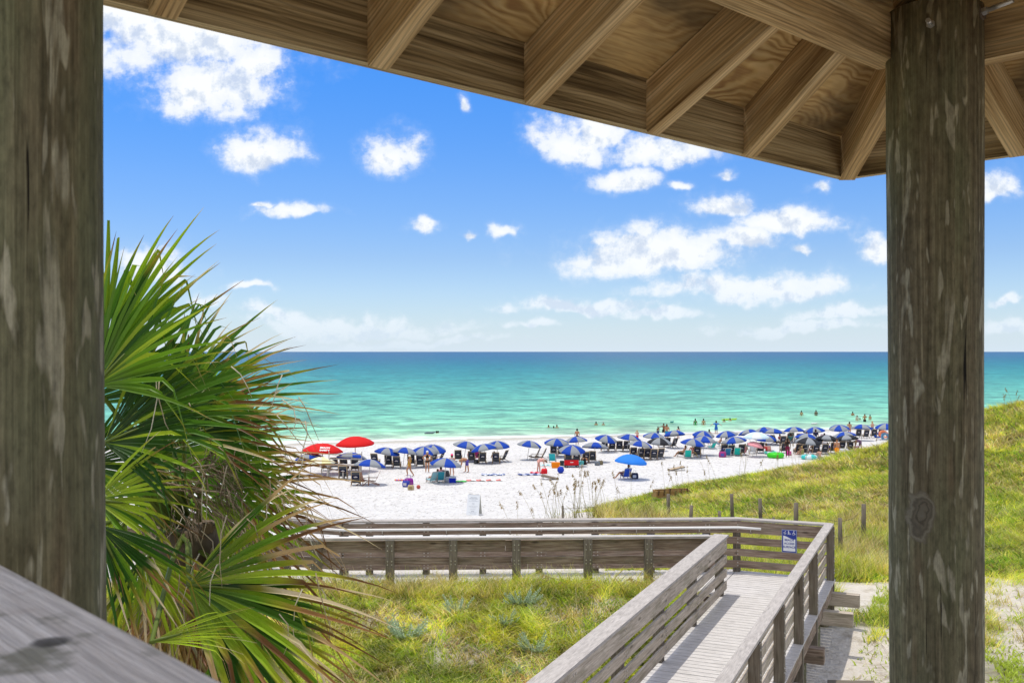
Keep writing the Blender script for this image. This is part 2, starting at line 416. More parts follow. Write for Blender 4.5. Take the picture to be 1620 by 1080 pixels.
def water_mat():
    t = NT('sea_water'); ob = t.tex('Object'); sep = t.nd('ShaderNodeSeparateXYZ'); t.lk(ob, sep.inputs[0])
    # distance offshore in metres
    s = t.math('SUBTRACT', t.math('SUBTRACT', sep.outputs['Y'], SHY), t.math('MULTIPLY', t.math('SUBTRACT', sep.outputs['X'], SHX), SHK))
    warp = t.noise(t.mapv(ob, (.010, .028, 1)), 1.0, 4, .6)
    lg = t.math('DIVIDE', s, t.math('ADD', s, 260.0))            # 0 at shore .. 1 at horizon
    lg = t.math('ADD', lg, t.math('MULTIPLY', t.math('SUBTRACT', warp, .5), .10))
    col = t.ramp(lg, [(.0, (.46, .62, .42)), (.05, (.25, .57, .34)), (.16, (.15, .47, .31)), (.33, (.085, .37, .275)), (.50, (.035, .27, .235)),
                      (.68, (.012, .185, .205)), (.80, (.014, .135, .20)), (.90, (.02, .115, .205)), (1.0, (.03, .105, .20))])
    # streaks of darker water and lighter crests
    st = t.noise(t.mapv(ob, (.045, .085, 1)), 1.0, 7, .70)
    st2 = t.noise(t.mapv(ob, (.22, .30, 1)), 1.0, 6, .7)
    k = t.ramp(st, [(.38, .64), (.5, .98), (.62, 1.25)])
    col = t.mix(.85, col, k, 'MULTIPLY')
    k2 = t.ramp(st2, [(.36, .38), (.5, 1.0), (.62, 1.6)])
    col = t.mix(.8, col, k2, 'MULTIPLY')
    # foam at the edge and on a few small crests
    wv = t.noise(t.mapv(ob, (.06, .02, 1)), 1.0, 3, .5)
    edge = t.math('ADD', s, t.math('MULTIPLY', wv, -7.0))
    fo = t.ramp(t.math('ADD', t.math('MULTIPLY', edge, .1), .35), [(.0, 1), (.10, .9), (.22, 0)])
    ln = t.noise(t.mapv(ob, (.03, .16, 1), (4, 0, 0)), 1.0, 5, .6)
    near = t.ramp(t.math('MULTIPLY', s, 1 / 60.0), [(.0, 1), (.5, .3), (1, 0)])
    fo2 = t.math('MULTIPLY', t.ramp(ln, [(.60, 0), (.64, .55)]), near)
    fo = t.math('MAXIMUM', fo, fo2, True)
    col = t.mix(fo, col, (.82, .86, .83))
    t.lk(col, t.b.inputs['Base Color'])
    t.b.inputs['Roughness'].default_value = .35
    t.b.inputs['Specular IOR Level'].default_value = .12
    h = t.math('ADD', t.math('MULTIPLY', st2, 1.0), t.math('MULTIPLY', t.noise(t.mapv(ob, (1.2, 4, 1)), 1, 4, .6), .3))
    t.bump(h, .5, .5)
    return t.mat
M['water'] = water_mat()
wx = np.array([-60000, -8000, -1500, -300, -60, 0, 60, 300, 1500, 8000, 60000.])
def shore(v): return v
me = MB()
ysW = [-3.0, 20, 60, 200, 800, 4000, 20000, 60000]
P = [[(x, SHY + SHK * (min(max(x, -600), 600) - SHX) + s_, -10.0 if s_ > 0 else -9.985) for x in wx] for s_ in ysW]
idx = [[me.vert(p) for p in row] for row in P]
for r in range(len(ysW) - 1):
    for c in range(len(wx) - 1):
        me.face([idx[r][c], idx[r][c + 1], idx[r + 1][c + 1], idx[r + 1][c]])
o = me.build('sea_water', M['water'])
tag(o, 'turquoise sea turning deep blue toward the horizon', kind='structure')
# ------------------------------------------------------------------ gazebo
AP = Vector((1.2265, 3.588, .627)); E1 = Vector((.732, .681, 0)); EO = Vector((-.681, .732, 0))
PITCH = .5317
def G(s, w, z=0.0):
    p = AP - E1 * s - EO * w
    return Vector((p.x, p.y, z))
LS, LW = 3.3, 3.3          # roof size along the left eave and across
def rz_(s, w):             # underside of the rafters
    return .627 + PITCH * min(s, w, LS - s, LW - w)
gz = empty('gazebo', G(1.76, 1.76, -1.25))
tag(gz, 'open timber gazebo of round poles with exposed rafters and plywood roof, framing the view', 'gazebo')
GI = Vector(gz.location)
def gput(o): o.parent = gz; o.location = -GI; return o

RD, RT = .135, .052
def slope_board(a, b, w, h, name, mat, za=None, zb=None):
    m = MB(); A = G(a[0], a[1], (rz_(*a) if za is None else za)); B = G(b[0], b[1], (rz_(*b) if zb is None else zb))
    d = (B - A).normalized(); side = Vector((0, 0, 1)).cross(d).normalized(); up = d.cross(side)
    m.board(A + up * h / 2, B + up * h / 2, w, h)
    return gput(m.build(name, mat))
def rafter(a, b, t=RT): return slope_board(a, b, t, RD, 'rafter', M['beam'])
# left face: commons and jacks, as measured; then the rest of the hip roof
MID = LW / 2
for s0 in (1.118, 1.603, 2.08, 2.57, 3.03):
    rafter((s0, 0), (s0, min(MID - .03, s0, LS - s0)))
rafter((.629, 0.0), (.79, .44))
for c in ((0, 0), (LS, 0), (0, LW), (LS, LW)):
    rafter(c, (MID + (.02 if c[0] else -.02), MID + (.02 if c[1] else -.02)), .058)
for w0 in (.592, 1.05, 1.49, 2.0, 2.5):
    d = min(w0, LW - w0); rafter((0, w0), (d, w0)); rafter((LS, w0), (LS - d, w0))
for s0 in (.6, 1.1, 1.6, 2.1, 2.6):
    d = min(MID, s0, LS - s0); rafter((s0, LW), (s0, LW - d))
# fascia
FB, FH = .636, .152
m = MB(); m.board(G(-.025, -.022, FB + FH / 2), G(LS, -.022, FB + FH / 2), .034, FH); gput(m.build('fascia', M['fascia']))
m = MB(); m.board(G(-.022, -.04, FB + FH / 2), G(-.022, LW, FB + FH / 2), .034, FH); gput(m.build('fascia', M['fascia']))
m = MB(); m.board(G(0, LW + .022, FB + FH / 2), G(LS, LW + .022, FB + FH / 2), .034, FH); gput(m.build('fascia', M['fascia']))
m = MB(); m.board(G(LS + .022, 0, FB + FH / 2), G(LS + .022, LW, FB + FH / 2), .034, FH); gput(m.build('fascia', M['fascia']))
# sheathing: four slabs over the rafters
UP = RD * math.sqrt(1 + PITCH ** 2) + .002
def slab(pts, name):
    m = MB(); th = .02
    bot = [G(s, w, rz_(s, w) + UP) for s, w in pts]; top = [p + Vector((0, 0, th)) for p in bot]
    ib = [m.vert(p) for p in bot]; it = [m.vert(p) for p in top]
    uo = rnd.random() * 10
    along = name[1]
    uv = [((s, w * 1.13 + uo) if along else (w, s * 1.13 + uo)) for s, w in pts]
    m.face(ib, uv); m.face(list(reversed(it)), list(reversed(uv)), 1)
    n = len(pts)
    for k in range(n): m.face([ib[k], it[k], it[(k + 1) % n], ib[(k + 1) % n]])
    gput(m.build(name[0], [M['ply'], M['shingle']]))
e = .06
C_ = (MID, MID)
slab([(0, 0), (LS, 0), C_], ('roof_sheathing', True))
slab([(0, 0), C_, (0, LW)], ('roof_sheathing', False))
slab([(0, LW), C_, (LS, LW)], ('roof_sheathing', True))
slab([(LS, 0), (LS, LW), C_], ('roof_sheathing', False))
# the photographed corner post and its neighbours
def post(base, top, r0, r1, name='post', mat='log', n=40):
    m = MB(); base = Vector(base); top = Vector(top); K = 26; pts = []; rr = []
    ph = rnd.random() * 6
    for i in range(K + 1):
        f = i / K; p = base.lerp(top, f)
        pts.append(p); rr.append(r0 + (r1 - r0) * f + .0012 * math.sin(9 * f + ph) + .0008 * math.sin(31 * f + ph))
    m.tube(pts, rr, n)
    return gput(m.build(name, M[mat]))
CP = Vector((1.197, 2.77))
post((1.213, 2.77, -5.0), (1.193, 2.77, .957), .1165, .1285)
post((-.652, 1.3, -5.0), (-.672, 1.3, .96), .131, .118, mat='log_near')
for s0, w0 in ((.579, 2.85), (2.85, 2.85)):
    p = G(s0, w0); post((p.x, p.y, -5), (p.x, p.y, .95), .12, .12)
# beams
BZ0, BZ1 = .825, .95
def beam(a, b, w=.085):
    m = MB(); m.board(G(a[0], a[1], (BZ0 + BZ1) / 2), G(b[0], b[1], (BZ0 + BZ1) / 2), w, BZ1 - BZ0); return gput(m.build('beam', M['beam']))
beam((.60, .46), (LS - .45, .46), .08); beam((.445, .60), (.445, LW - .45), .07)
beam((.60, LW - .46), (LS - .60, LW - .46)); beam((LS - .45, .60), (LS - .45, LW - .5))
# short ceiling tie seen above the corner post
m = MB(); m.board(G(.62, .50, 1.03), G(1.45, 1.25, 1.03), .045, .10); gput(m.build('tie_beam', M['beam']))
# bolts with washers
def bolt(c, d, L):
    m = MB(); c = Vector(c); d = Vector(d).normalized()
    m.tube([c - d * .002, c + d * .004], .021, 16, 1, sm=False); m.tube([c + d * .004, c + d * .016], .0115, 6, 0, sm=False)
    m.tube([c + d * .016, c + d * L], .0068, 10, 0)
    gput(m.build('bolt', [M['steel'], M['rust']]))
bolt((1.142, 2.667, .886), (-.55, -.80, .05), .045)
bolt((1.286, 2.684, .928), (.62, -.72, .12), .085)
# handrail close to the lens
m = MB(); SZ = -.195
m.board(G(3.145, 3.2, SZ - .019), G(3.145, -1.6, SZ - .019), .14, .038)
gr = m.build('handrail_cap', M['old_rail']); gput(gr)
m = MB()
for zz in (-.36, -.62, -.88): m.board(G(3.15, 3.2, zz), G(3.15, -1.6, zz), .03, .13)
gput(m.build('rail_board', M['board']))
for ww in (3.1, -1.55):
    m = MB(); p = G(3.15, ww); m.board((p.x, p.y, -5), (p.x, p.y, SZ - .04), .09, .09, (0, 1, 0)); gput(m.build('rail_post', M['rail_post']))
# floor
m = MB()
k = 0
while k * .145 < LS - .9:
    s0 = .5 + k * .145
    m.board(G(s0 + .07, .45, -1.27), G(s0 + .07, LW - .45, -1.27), .139, .035); k += 1
gput(m.build('floor_deck', M['deck']))

# ------------------------------------------------------------------ boardwalk
Pv = Vector((.9147, -.4042, 0)); Rv = Vector((.4042, .9147, 0))
def Q(q, t, z=0.0):
    v = Pv * q + Rv * t; return Vector((v.x, v.y, z))
DZ = -4.4
CORNER = Q(-2.04, 19.85)
TL = 17.87
# paths: far rail line and near rail line of the cross walkway
A0 = Vector((4.51, 19.66, 0)); A1 = Vector((-3.32, 19.36, 0)); A2 = Vector((-9.5, 21.4, 0)); A3 = Vector((-16, 23.6, 0))
B0 = Vector((3.62, 17.80, 0)); B1 = Vector((-3.5, 17.56, 0)); B2 = Vector((-10.0, 19.7, 0)); B3 = Vector((-16.6, 21.9, 0))

bw = empty('boardwalk', Q(-2.8, 14, -5.3))
tag(bw, 'raised grey plank boardwalk that runs to a corner landing and turns left', 'boardwalk')
OI = Vector(bw.location)
def bput(o): o.parent = bw; o.location = -OI; return o
m = MB(); t = 5.0; pitch = .152
while t < TL + 1.98:
    j = rnd.uniform(-.004, .004)
    m.board(Q(-3.84, t + pitch / 2, DZ - .014 + rnd.uniform(-.0015, .0015)), Q(-1.945 + j, t + pitch / 2, DZ - .014), pitch - .013, .028)
    t += pitch
bput(m.build('deck_boards', M['deck']))
def strip(a0, a1, b0, b1, m):
    L = (a1 - a0).length; n = int(L / pitch)
    for i in range(n):
        f = (i + .5) / n; p = a0.lerp(a1, f); q = b0.lerp(b1, f); d = (p - q).normalized() * .12
        m.board(Vector((q.x, q.y, DZ - .014)) - d, Vector((p.x, p.y, DZ - .014)) + d, L / n - .007, .028)
m = MB(); strip(Q(-3.86, 19.85), A1, Q(-3.86, 17.9), B1, m); strip(A1, A2, B1, B2, m); strip(A2, A3, B2, B3, m)
bput(m.build('walkway_boards', M['deck']))
# edge joists and cross beams that stick out at the landing
m = MB()
for q_ in (-3.76, -2.9, -1.99):
    m.board(Q(q_, 5.2, DZ - .16), Q(q_, 19.75, DZ - .16), .045, .24)
for a, b in ((A0, A1), (A1, A2), (A2, A3), (B0, B1), (B1, B2), (B2, B3)):
    m.board(Vector((a.x, a.y, DZ - .16)), Vector((b.x, b.y, DZ - .16)), .045, .24)
bput(m.build('joist', M['board']))
for tt, qe in ((19.55, -1.47), (18.12, -1.47), (16.2, -1.75), (14.3, -1.75), (12.4, -1.75), (10.4, -1.75), (8.4, -1.75)):
    m = MB(); zz = DZ - .30 if qe > -1.6 else DZ - .42
    m.board(Q(-4.0, tt, zz), Q(qe, tt, zz), .17, .24); bput(m.build('cross_beam', M['board_pale'] if qe > -1.6 else M['board']))
for tt in (6, 8.4, 10.4, 12.4, 14.3, 16.2, 18.1, 19.55):
    for q_ in (-3.7, -2.12):
        m = MB(); m.tube([Q(q_, tt, -6.2), Q(q_, tt, DZ - .3)], .1, 12); bput(m.build('pile', M['log']))
for a, b in ((A0, A1), (A1, A2), (B0, B1), (B1, B2)):
    n = int((b - a).length / 2.4)
    for i in range(n):
        p = a.lerp(b, (i + .5) / n); m = MB(); m.tube([(p.x, p.y, -7), (p.x, p.y, DZ - .05)], .09, 10); bput(m.build('pile', M['log']))
# loose timber offcuts lying on the sand beside the ramp
for (q_, tt, rz, L) in ((-1.35, 16.3, -.2, .7), (-1.2, 14.0, .1, .8)):
    m = MB(); c = Q(q_, tt); z = float(terrain(c.x, c.y)) + .05
    d = Vector((math.cos(rz), math.sin(rz), 0)) * L / 2
    m.board(Vector((c.x, c.y, z)) - d, Vector((c.x, c.y, z + .03)) + d, .2, .09)
    o = m.build('timber_offcut', M['rail_post'])
    tag(o, 'short timber offcut lying on sand ' + ('beside the landing piles' if tt > 15 else 'beside the ramp at the bottom edge'), 'timber')

ROWS = [(.79, 1.015), (.565, .705), (.33, .47), (.10, .24)]
def railing(name, label, segs, posts, side, cap_w=.2, rows=ROWS, cap_off=0.0, board_mat='board', z0=DZ, post_dn=.45, ph=1.02, bolts=True, capz=1.07, psz=.135, bt=.038):
    """segs: polyline of the post line; side = unit-side sign (left of direction) on which boards are fixed"""
    org = segs[0]; root = empty(name, (org.x, org.y, z0)); tag(root, label, 'railing')
    inv = -Vector(root.location)
    def put(o): o.parent = root; o.location = inv; return o
    for i, (a, b) in enumerate(zip(segs, segs[1:])):
        d = (b - a).normalized(); n = Vector((-d.y, d.x, 0)) * side
        ao = n * (psz / 2 + bt / 2)
        for r, (lo, hi) in enumerate(rows):
            L = (b - a).length; nb = max(1, round(L / 3.7)); m = MB()
            cuts = [0] + [min(max((k + rnd.uniform(-.12, .12)) / nb, 0), 1) for k in range(1, nb)] + [1]
            for c0, c1 in zip(cuts, cuts[1:]):
                p = a.lerp(b, c0) + ao; q = a.lerp(b, c1) + ao; zc = z0 + (lo + hi) / 2
                jj = rnd.uniform(-.006, .006)
                m.board(Vector((p.x, p.y, zc + jj)) + d * .002, Vector((q.x, q.y, zc - jj)) - d * .002, bt + rnd.uniform(-.003, .003), hi - lo)
            put(m.build('rail_board', M[board_mat]))
        m = MB(); co = n * cap_off
        ext0 = 0.0 if i else .04; ext1 = .04
        m.board(Vector((a.x, a.y, z0 + capz - .019)) + co - d * ext0, Vector((b.x, b.y, z0 + capz - .019 + (.0 if i % 2 == 0 else .002))) + co + d * ext1, cap_w, .038)
        put(m.build('rail_cap', M['cap']))
    for (c, d) in posts:
        n = Vector((-d.y, d.x, 0)) * side
        m = MB(); m.board(Vector((c.x, c.y, z0 - post_dn)), Vector((c.x, c.y, z0 + ph)), psz, psz, (d.x, d.y, 0))
        if bolts:
            for lo, hi in rows:
                for dz in ((hi - lo) * .28, (hi - lo) * .72):
                    for dx in (-.038, .038):
                        for sd in (1, -1):
                            off = (psz / 2 + (bt if sd > 0 else 0)); p = c + d * dx + n * (off * sd); p = Vector((p.x, p.y, z0 + lo + dz))
                            m.tube([p - n * .004 * sd, p + n * .011 * sd], .012, 8, 1, sm=False)
        put(m.build('post', [M['rail_post'], M['steel']]))
    return root, put

# left ramp rail: boards on the deck side
ts = [6.2, 8.0, 9.85, 11.7, 13.6, 15.6, 17.72]
r1, put1 = railing('ramp_railing', 'weathered plank railing with wide grey cap on the left side of the ramp', [Q(-3.73, 5.4), Q(-3.73, TL)],
    [(Q(-3.73, t_), Rv) for t_ in ts], -1, .26, board_mat='board_pale')
# right ramp rail: boards inside, posts outside
ts = [6.2, 7.95, 9.75, 11.56, 13.4, 15.3, 17.1, 18.95, 19.78]
r2, put2 = railing('ramp_railing', 'weathered plank railing with narrow grey cap on the right side of the ramp', [Q(-2.02, 5.4), Q(-2.02, 19.85)],
    [(Q(-2.02, t_), Rv) for t_ in ts[:-2] + ts[-1:]], 1, .16, board_mat='board_pale', cap_off=.03, post_dn=.62, bt=.034, capz=1.073)
# landing rail with sign, then the far rail of the cross walkway
r3, put3 = railing('landing_railing', 'short plank railing behind the landing with the blue sign on it', [A0, CORNER + Pv * -.02],
    [(A0 + Vector((.0, .0, 0)), (CORNER - A0).normalized())], -1, .22, capz=1.069)
d0 = (A1 - A0).normalized(); n_ = 7
pp = [(A0.lerp(A1, (k + .55) / n_), d0) for k in range(n_)]
d1 = (A2 - A1).normalized(); pp += [(A1, d1)] + [(A1.lerp(A2, (k + .8) / 4), d1) for k in range(4)]
r4, put4 = railing('walkway_railing', 'far plank railing of the cross walkway with white pipe handrail, before the beach', [A0, A1, A2, A3],
    pp, 1, .22, capz=1.066)
uu = [617, 717, 817, 930, 1026]
pp = []
for u in uu:
    k = (u - 810) / F; f = None
    # intersection with B0-B1
    dx = B1.x - B0.x; dy = B1.y - B0.y; f = (k * B0.y - B0.x) / (dx - k * dy)
    pp.append((B0.lerp(B1, f), (B1 - B0).normalized()))
dB = (B2 - B1).normalized(); pp += [(B1.lerp(B2, k / 4), dB) for k in range(0, 5)]
r5, put5 = railing('walkway_railing', 'near plank railing of the cross walkway with green grey posts beside the meadow', [B0, B1, B2, B3],
    pp, -1, .12, rows=[(.78, .99), (.55, .69)], capz=1.06, psz=.15, post_dn=.6, bt=.055)
# pipe handrails
def pipe(pts, put, brackets):
    m = MB(); m.tube(pts, .026, 10)
    put(m.build('handrail_pipe', M['pipe']))
    for b, dn in brackets:
        m = MB(); m.tube([b, b - Vector((0, 0, .07)), b - Vector((0, 0, .09)) + dn * .07], .010, 6); m.tube([b - Vector((0, 0, .09)) + dn * .068, b - Vector((0, 0, .09)) + dn * .078], .035, 10)
        put(m.build('pipe_bracket', M['steel']))
nf = Vector((-.04, -1, 0)).normalized()
za = DZ + .905
dl = (CORNER - A0).normalized(); nl = Vector((dl.y, -dl.x, 0))
off = .17
pA = [Vector((A3.x, A3.y, za)) + nf * off, Vector((A2.x, A2.y, za)) + nf * off, Vector((A1.x, A1.y, za)) + nf * off, Vector((A0.x, A0.y, za)) + nf * off,
      Vector((A0.x, A0.y, za)) + dl * .5 + nl * off]
pipe(pA, put4, [(Vector((A0.x, A0.y, za)).lerp(Vector((A1.x, A1.y, za)), f) + nf * off, -nf) for f in (.1, .26, .42, .58, .74, .9)] + [(pA[-1] - dl * .2, -nl)])
zb = DZ + 1.02; nb_ = Vector((-.03, 1, 0)).normalized()
pB = [Vector((b.x, b.y, zb)) + nb_ * .2 for b in (B3, B2, B1, B0)]
pipe(pB, put5, [])

# blue access sign on the landing rail
def text_mesh(body, size, mat, loc, rot, parent, name='lettering', ext=.001, bold=0.0, align='CENTER', sx=1.0):
    cu = bpy.data.curves.new(name, 'FONT'); cu.body = body; cu.size = size; cu.extrude = ext; cu.align_x = align; cu.align_y = 'CENTER'
    cu.offset = bold; cu.space_line = 1.0; cu.resolution_u = 4
    tmp = bpy.data.objects.new(name, cu)
    dg = bpy.context.evaluated_depsgraph_get()
    COL.objects.link(tmp); dg.update()
    me = bpy.data.meshes.new_from_object(tmp.evaluated_get(dg))
    bpy.data.objects.remove(tmp); me.materials.clear(); me.materials.append(mat)
    o = bpy.data.objects.new(name, me); COL.objects.link(o); o.location = loc; o.rotation_euler = rot; o.scale = (sx, 1, 1)
    o.parent = parent; return o
M['sign_blue'] = simple('sign_blue', (.02, .045, .30), .4, 0, .4, .05)
M['sign_white'] = simple('sign_white', (.80, .83, .86), .4, 0, .4, .03)
M['sign_edge'] = simple('sign_edge', (.45, .52, .70), .4, 0, .4, .03)
dl = (CORNER - A0).normalized(); nl = Vector((dl.y, -dl.x, 0))
k = (1250 - 810) / F
f = (k * A0.y - A0.x) / ((CORNER.x - A0.x) - k * (CORNER.y - A0.y))
sc_ = A0.lerp(CORNER, f) + nl * .135
sg = empty('access_sign', (sc_.x, sc_.y, DZ + .70), math.atan2(dl.y, dl.x))
tag(sg, 'blue and white BEACH ACCESS SURFACE sign fixed to the landing railing', 'sign')
SW, SH = .285, .44
m = MB(); m.box((0, 0, 0), (SW, .006, SH)); m.build('panel', M['sign_edge'], sg)
m = MB(); m.box((0, -.0045, 0), (SW - .014, .003, SH - .014)); m.build('blue_field', M['sign_blue'], sg)
m = MB(); w = SW / 2 - .028; b = -SH / 2 + .028
top = []
for i in range(17):
    x = -w + 2 * w * i / 16; z = .075 + .030 * math.cos(math.pi * (i / 16) * 1.15 + .1) - (.012 if i > 12 else 0) * (16 - i) / 4
    top.append((x, z))
y0, y1 = -.0085, -.0055
fr = [m.vert((-w, y0, b)), m.vert((w, y0, b))] + [m.vert((x, y0, z)) for x, z in reversed(top)]
m.face(fr)
bk = [m.vert((-w, y1, b)), m.vert((w, y1, b))] + [m.vert((x, y1, z)) for x, z in reversed(top)]
m.face(list(reversed(bk)))
for i in range(len(fr)): m.face([fr[i], bk[i], bk[(i + 1) % len(fr)], fr[(i + 1) % len(fr)]])
m.build('white_field', M['sign_white'], sg)
for i, s_ in enumerate(('BEACH', 'ACCESS', 'SURFACE')):
    text_mesh(s_, .056, M['sign_blue'], (0, -.0095, .022 - .068 * i), (math.pi / 2, 0, 0), sg, bold=.0012)
text_mesh('PLEASE KEEP CLEAR'[:0] or '- - - - - - - -', .018, M['sign_blue'], (0, -.0095, -.163), (math.pi / 2, 0, 0), sg)
# three white pictograms: stroller, walker, wheelchair
m = MB()
def dot(x, z, r): m.tube([(x, -.0065, z), (x, -.0095, z)], r, 12, sm=False)
def bar(x0, z0, x1, z1, t=.007):
    m.board((x0, -.008, z0), (x1, -.008, z1), .003, t, Vector((-(z1 - z0), 0, x1 - x0)).normalized())
def ring(x, z, r, t=.005):
    for a in range(10): bar(x + r * math.cos(a * .628), z + r * math.sin(a * .628), x + r * math.cos((a + 1) * .628), z + r * math.sin((a + 1) * .628), t)
x = -.085; dot(x + .015, .19, .008); bar(x - .02, .17, x + .012, .178); bar(x - .02, .17, x - .012, .148); bar(x - .012, .148, x + .02, .148); bar(x + .02, .148, x + .026, .165); dot(x - .008, .135, .005); dot(x + .016, .135, .005)
x = -.005; dot(x - .01, .198, .009); bar(x - .01, .188, x - .012, .155, .014); bar(x - .012, .155, x - .022, .13, .008); bar(x - .01, .155, x + .012, .132, .009); bar(x - .008, .18, x + .018, .158); bar(x + .018, .158, x + .034, .135)
x = .08; dot(x + .008, .2, .009); bar(x + .006, .19, x, .162, .011); bar(x, .162, x + .022, .16, .009); bar(x + .022, .16, x + .036, .135, .008); ring(x, .148, .021)
m.build('pictograms', M['sign_white'], sg)
# ------------------------------------------------------------------ foliage material
def leaf_mat(name, trans=.35, rough=.55, spec=.25, var=0.0, gain=1.0):
    t = NT(name)
    at = t.nd('ShaderNodeAttribute', attribute_name='Col')
    col = at.outputs['Color']
    if var:
        col = t.mix(t.noise(t.tex('Object'), 1.2, 4, .6), t.mix(1.0, col, (1 - var,) * 3, 'MULTIPLY'), t.mix(1.0, col, (1 + var,) * 3, 'MULTIPLY'))
    t.lk(col, t.b.inputs['Base Color']); t.b.inputs['Roughness'].default_value = rough
    t.b.inputs['Specular IOR Level'].default_value = spec
    tr = t.nd('ShaderNodeBsdfTranslucent'); t.lk(t.mix(1.0, col, (1.3, 1.25, .7), 'MULTIPLY'), tr.inputs['Color'])
    mx = t.nd('ShaderNodeMixShader', i_0=trans); t.lk(t.b.outputs[0], mx.inputs[1]); t.lk(tr.outputs[0], mx.inputs[2])
    t.lk(mx.outputs[0], t.n['Material Output'].inputs['Surface'])
    return t.mat
M['grass'] = leaf_mat('dune_grass_blades', .45, .7, .1)
M['frond'] = leaf_mat('palm_frond', .30, .42, .35)
M['plant'] = leaf_mat('plant_leaves', .25, .7, .15)

def tri_mesh(name, V, Fc, C, mat, parent=None, quads=None):
    """V (n,3), Fc list of triangles (m,3), C (n,3)"""
    me = bpy.data.meshes.new(name)
    me.vertices.add(len(V)); me.vertices.foreach_set('co', V.astype(np.float32).ravel())
    m = len(Fc); me.loops.add(m * 3); me.loops.foreach_set('vertex_index', Fc.ravel().astype(np.int32))
    me.polygons.add(m); me.polygons.foreach_set('loop_start', np.arange(m) * 3)
    me.update(calc_edges=True)
    ca = me.color_attributes.new('Col', 'FLOAT_COLOR', 'POINT')
    ca.data.foreach_set('color', np.concatenate([C, np.ones((len(C), 1))], 1).astype(np.float32).ravel())
    me.materials.append(mat)
    o = bpy.data.objects.new(name, me); COL.objects.link(o)
    if parent: o.parent = parent
    return o

def blades(name, X, Y, Z, H, Wd, lean, col, col2, label):
    n = len(X)
    az_ = rng.random(n) * 2 * np.pi
    # wind lean to the right
    lx = lean * np.cos(az_) + (.18 if lean < 2 else 0); ly = lean * np.sin(az_)
    ba = rng.random(n) * np.pi
    bx = np.cos(ba) * Wd / 2; by = np.sin(ba) * Wd / 2
    bend = rng.random(n) * .5 + .5
    P = []
    for f, wf in ((0, 1.0), (.5, .85), (1.0, 0.0)):
        cx = X + lx * H * f * (f * bend + (1 - bend)); cy = Y + ly * H * f * (f * bend + (1 - bend)); cz = Z + H * f * (np.maximum(.12, 1 - .28 * (lx ** 2 + ly ** 2) * f) if lean < 2 else .12)
        if wf: P += [np.stack([cx - bx * wf, cy - by * wf, cz], -1), np.stack([cx + bx * wf, cy + by * wf, cz], -1)]
        else: P += [np.stack([cx, cy, cz], -1)]
    V = np.stack(P, 1).reshape(-1, 3)
    b = np.arange(n)[:, None] * 5
    Fc = np.concatenate([b + [0, 1, 3], b + [0, 3, 2], b + [2, 3, 4]], 1).reshape(-1, 3)
    C = np.repeat(col[:, None, :], 5, 1); C[:, 2:4] = (col[:, None, :] + col2[:, None, :]) / 2; C[:, 4] = col2
    o = tri_mesh(name, V, Fc, C.reshape(-1, 3), M['grass'])
    return tag(o, label, kind='stuff')

PAL = np.array([(.56, .58, .06), (.34, .48, .05), (.68, .62, .12), (.16, .25, .025), (.66, .53, .24), (.30, .19, .10), (.80, .70, .44)])
def pick(n, wts, X, Y, sc_=.55):
    """patchy species/age colours, with clump shading put into the brightness"""
    base = np.array(wts, float)
    k1 = fbm(X * sc_ + 2, Y * sc_ + 40); k2 = fbm(X * sc_ * 1.7 + 71, Y * sc_ * 1.7 + 3)
    Wt = np.tile(base, (n, 1))
    Wt[:, 0] *= np.clip(1 + 3.5 * (k1 - .47), .4, 2); Wt[:, 1] *= np.clip(1 + 4 * (.47 - k2), .4, 2)
    Wt[:, 4] *= np.clip(1 + 9 * (k2 - .49), .1, 5); Wt[:, 5] *= np.clip(1 + 12 * (k2 - .50), .05, 6); Wt[:, 6] *= np.clip(1 + 9 * (k2 - .49), .1, 4)
    Wt[:, 3] *= np.clip(1 + 8 * (.45 - k1), .2, 4)
    cl = .13
    hc_ = _tab[(np.floor(X / cl + .35 * np.sin(Y * 7)) * 31 + np.floor(Y / (cl * 1.3)) * 57).astype(int) & 255, (np.floor(Y / (cl * 1.3)) * 17 + np.floor(X / cl) * 7).astype(int) & 255]
    rr_ = np.where(rng.random(n) < .62, hc_, rng.random(n))
    cs = np.cumsum(Wt, 1); r = rr_[:, None] * cs[:, -1:]
    i = (r > cs).sum(1)
    k3 = fbm(X * 2.6 + 9, Y * 1.5 + 2, 3)[:, None]  # brightness by clump: painted stand-in for shading the high sun barely gives
    hb = _tab[(np.floor(X / .21) * 13 + 5).astype(int) & 255, (np.floor(Y / .3) * 29 + np.floor(X / .21) * 3).astype(int) & 255][:, None]
    c = PAL[i] * (1 + .4 * (rng.random((n, 1)) - .5) * 2) * np.clip(1 + 1.7 * (k3 - .44), .45, 1.4) * (.74 + .62 * hb)
    tip = np.where(rng.random((n, 1)) < .35, c * .4 + PAL[6] * .6, c * 1.12)
    return c, np.clip(tip, 0, .8)

# meadow left of the ramp
def scatter(n, fY0, fY1, u0, u1, pw=1.0, tuft=10, spread=.07):
    nt_ = n // tuft
    Y = fY0 * (fY1 / fY0) ** (rng.random(nt_) ** pw)
    u = u0 + (u1 - u0) * rng.random(nt_)
    X = (u - 810) / F * Y
    X = np.repeat(X, tuft) + rng.normal(0, spread, nt_ * tuft); Y = np.repeat(Y, tuft) + rng.normal(0, spread, nt_ * tuft)
    return X, Y
X, Y = scatter(230000, 11.0, 17.6, 60, 1180, .9, 9, .05)
v_ = veg(X, Y); q = X * Q0[0] + Y * Q0[1]
k = (rng.random(len(X)) < v_ * 1.1) & (q < -3.95) & (Y < 17.62)
X, Y = X[k], Y[k]; n = len(X)
tall = 0 * Y; hh = fbm(X * 1.1 + 5, Y * 1.1)
H = (.06 + .20 * rng.random(n) ** 2) * (.3 + 1.5 * hh); W_ = .008 + .012 * rng.random(n)
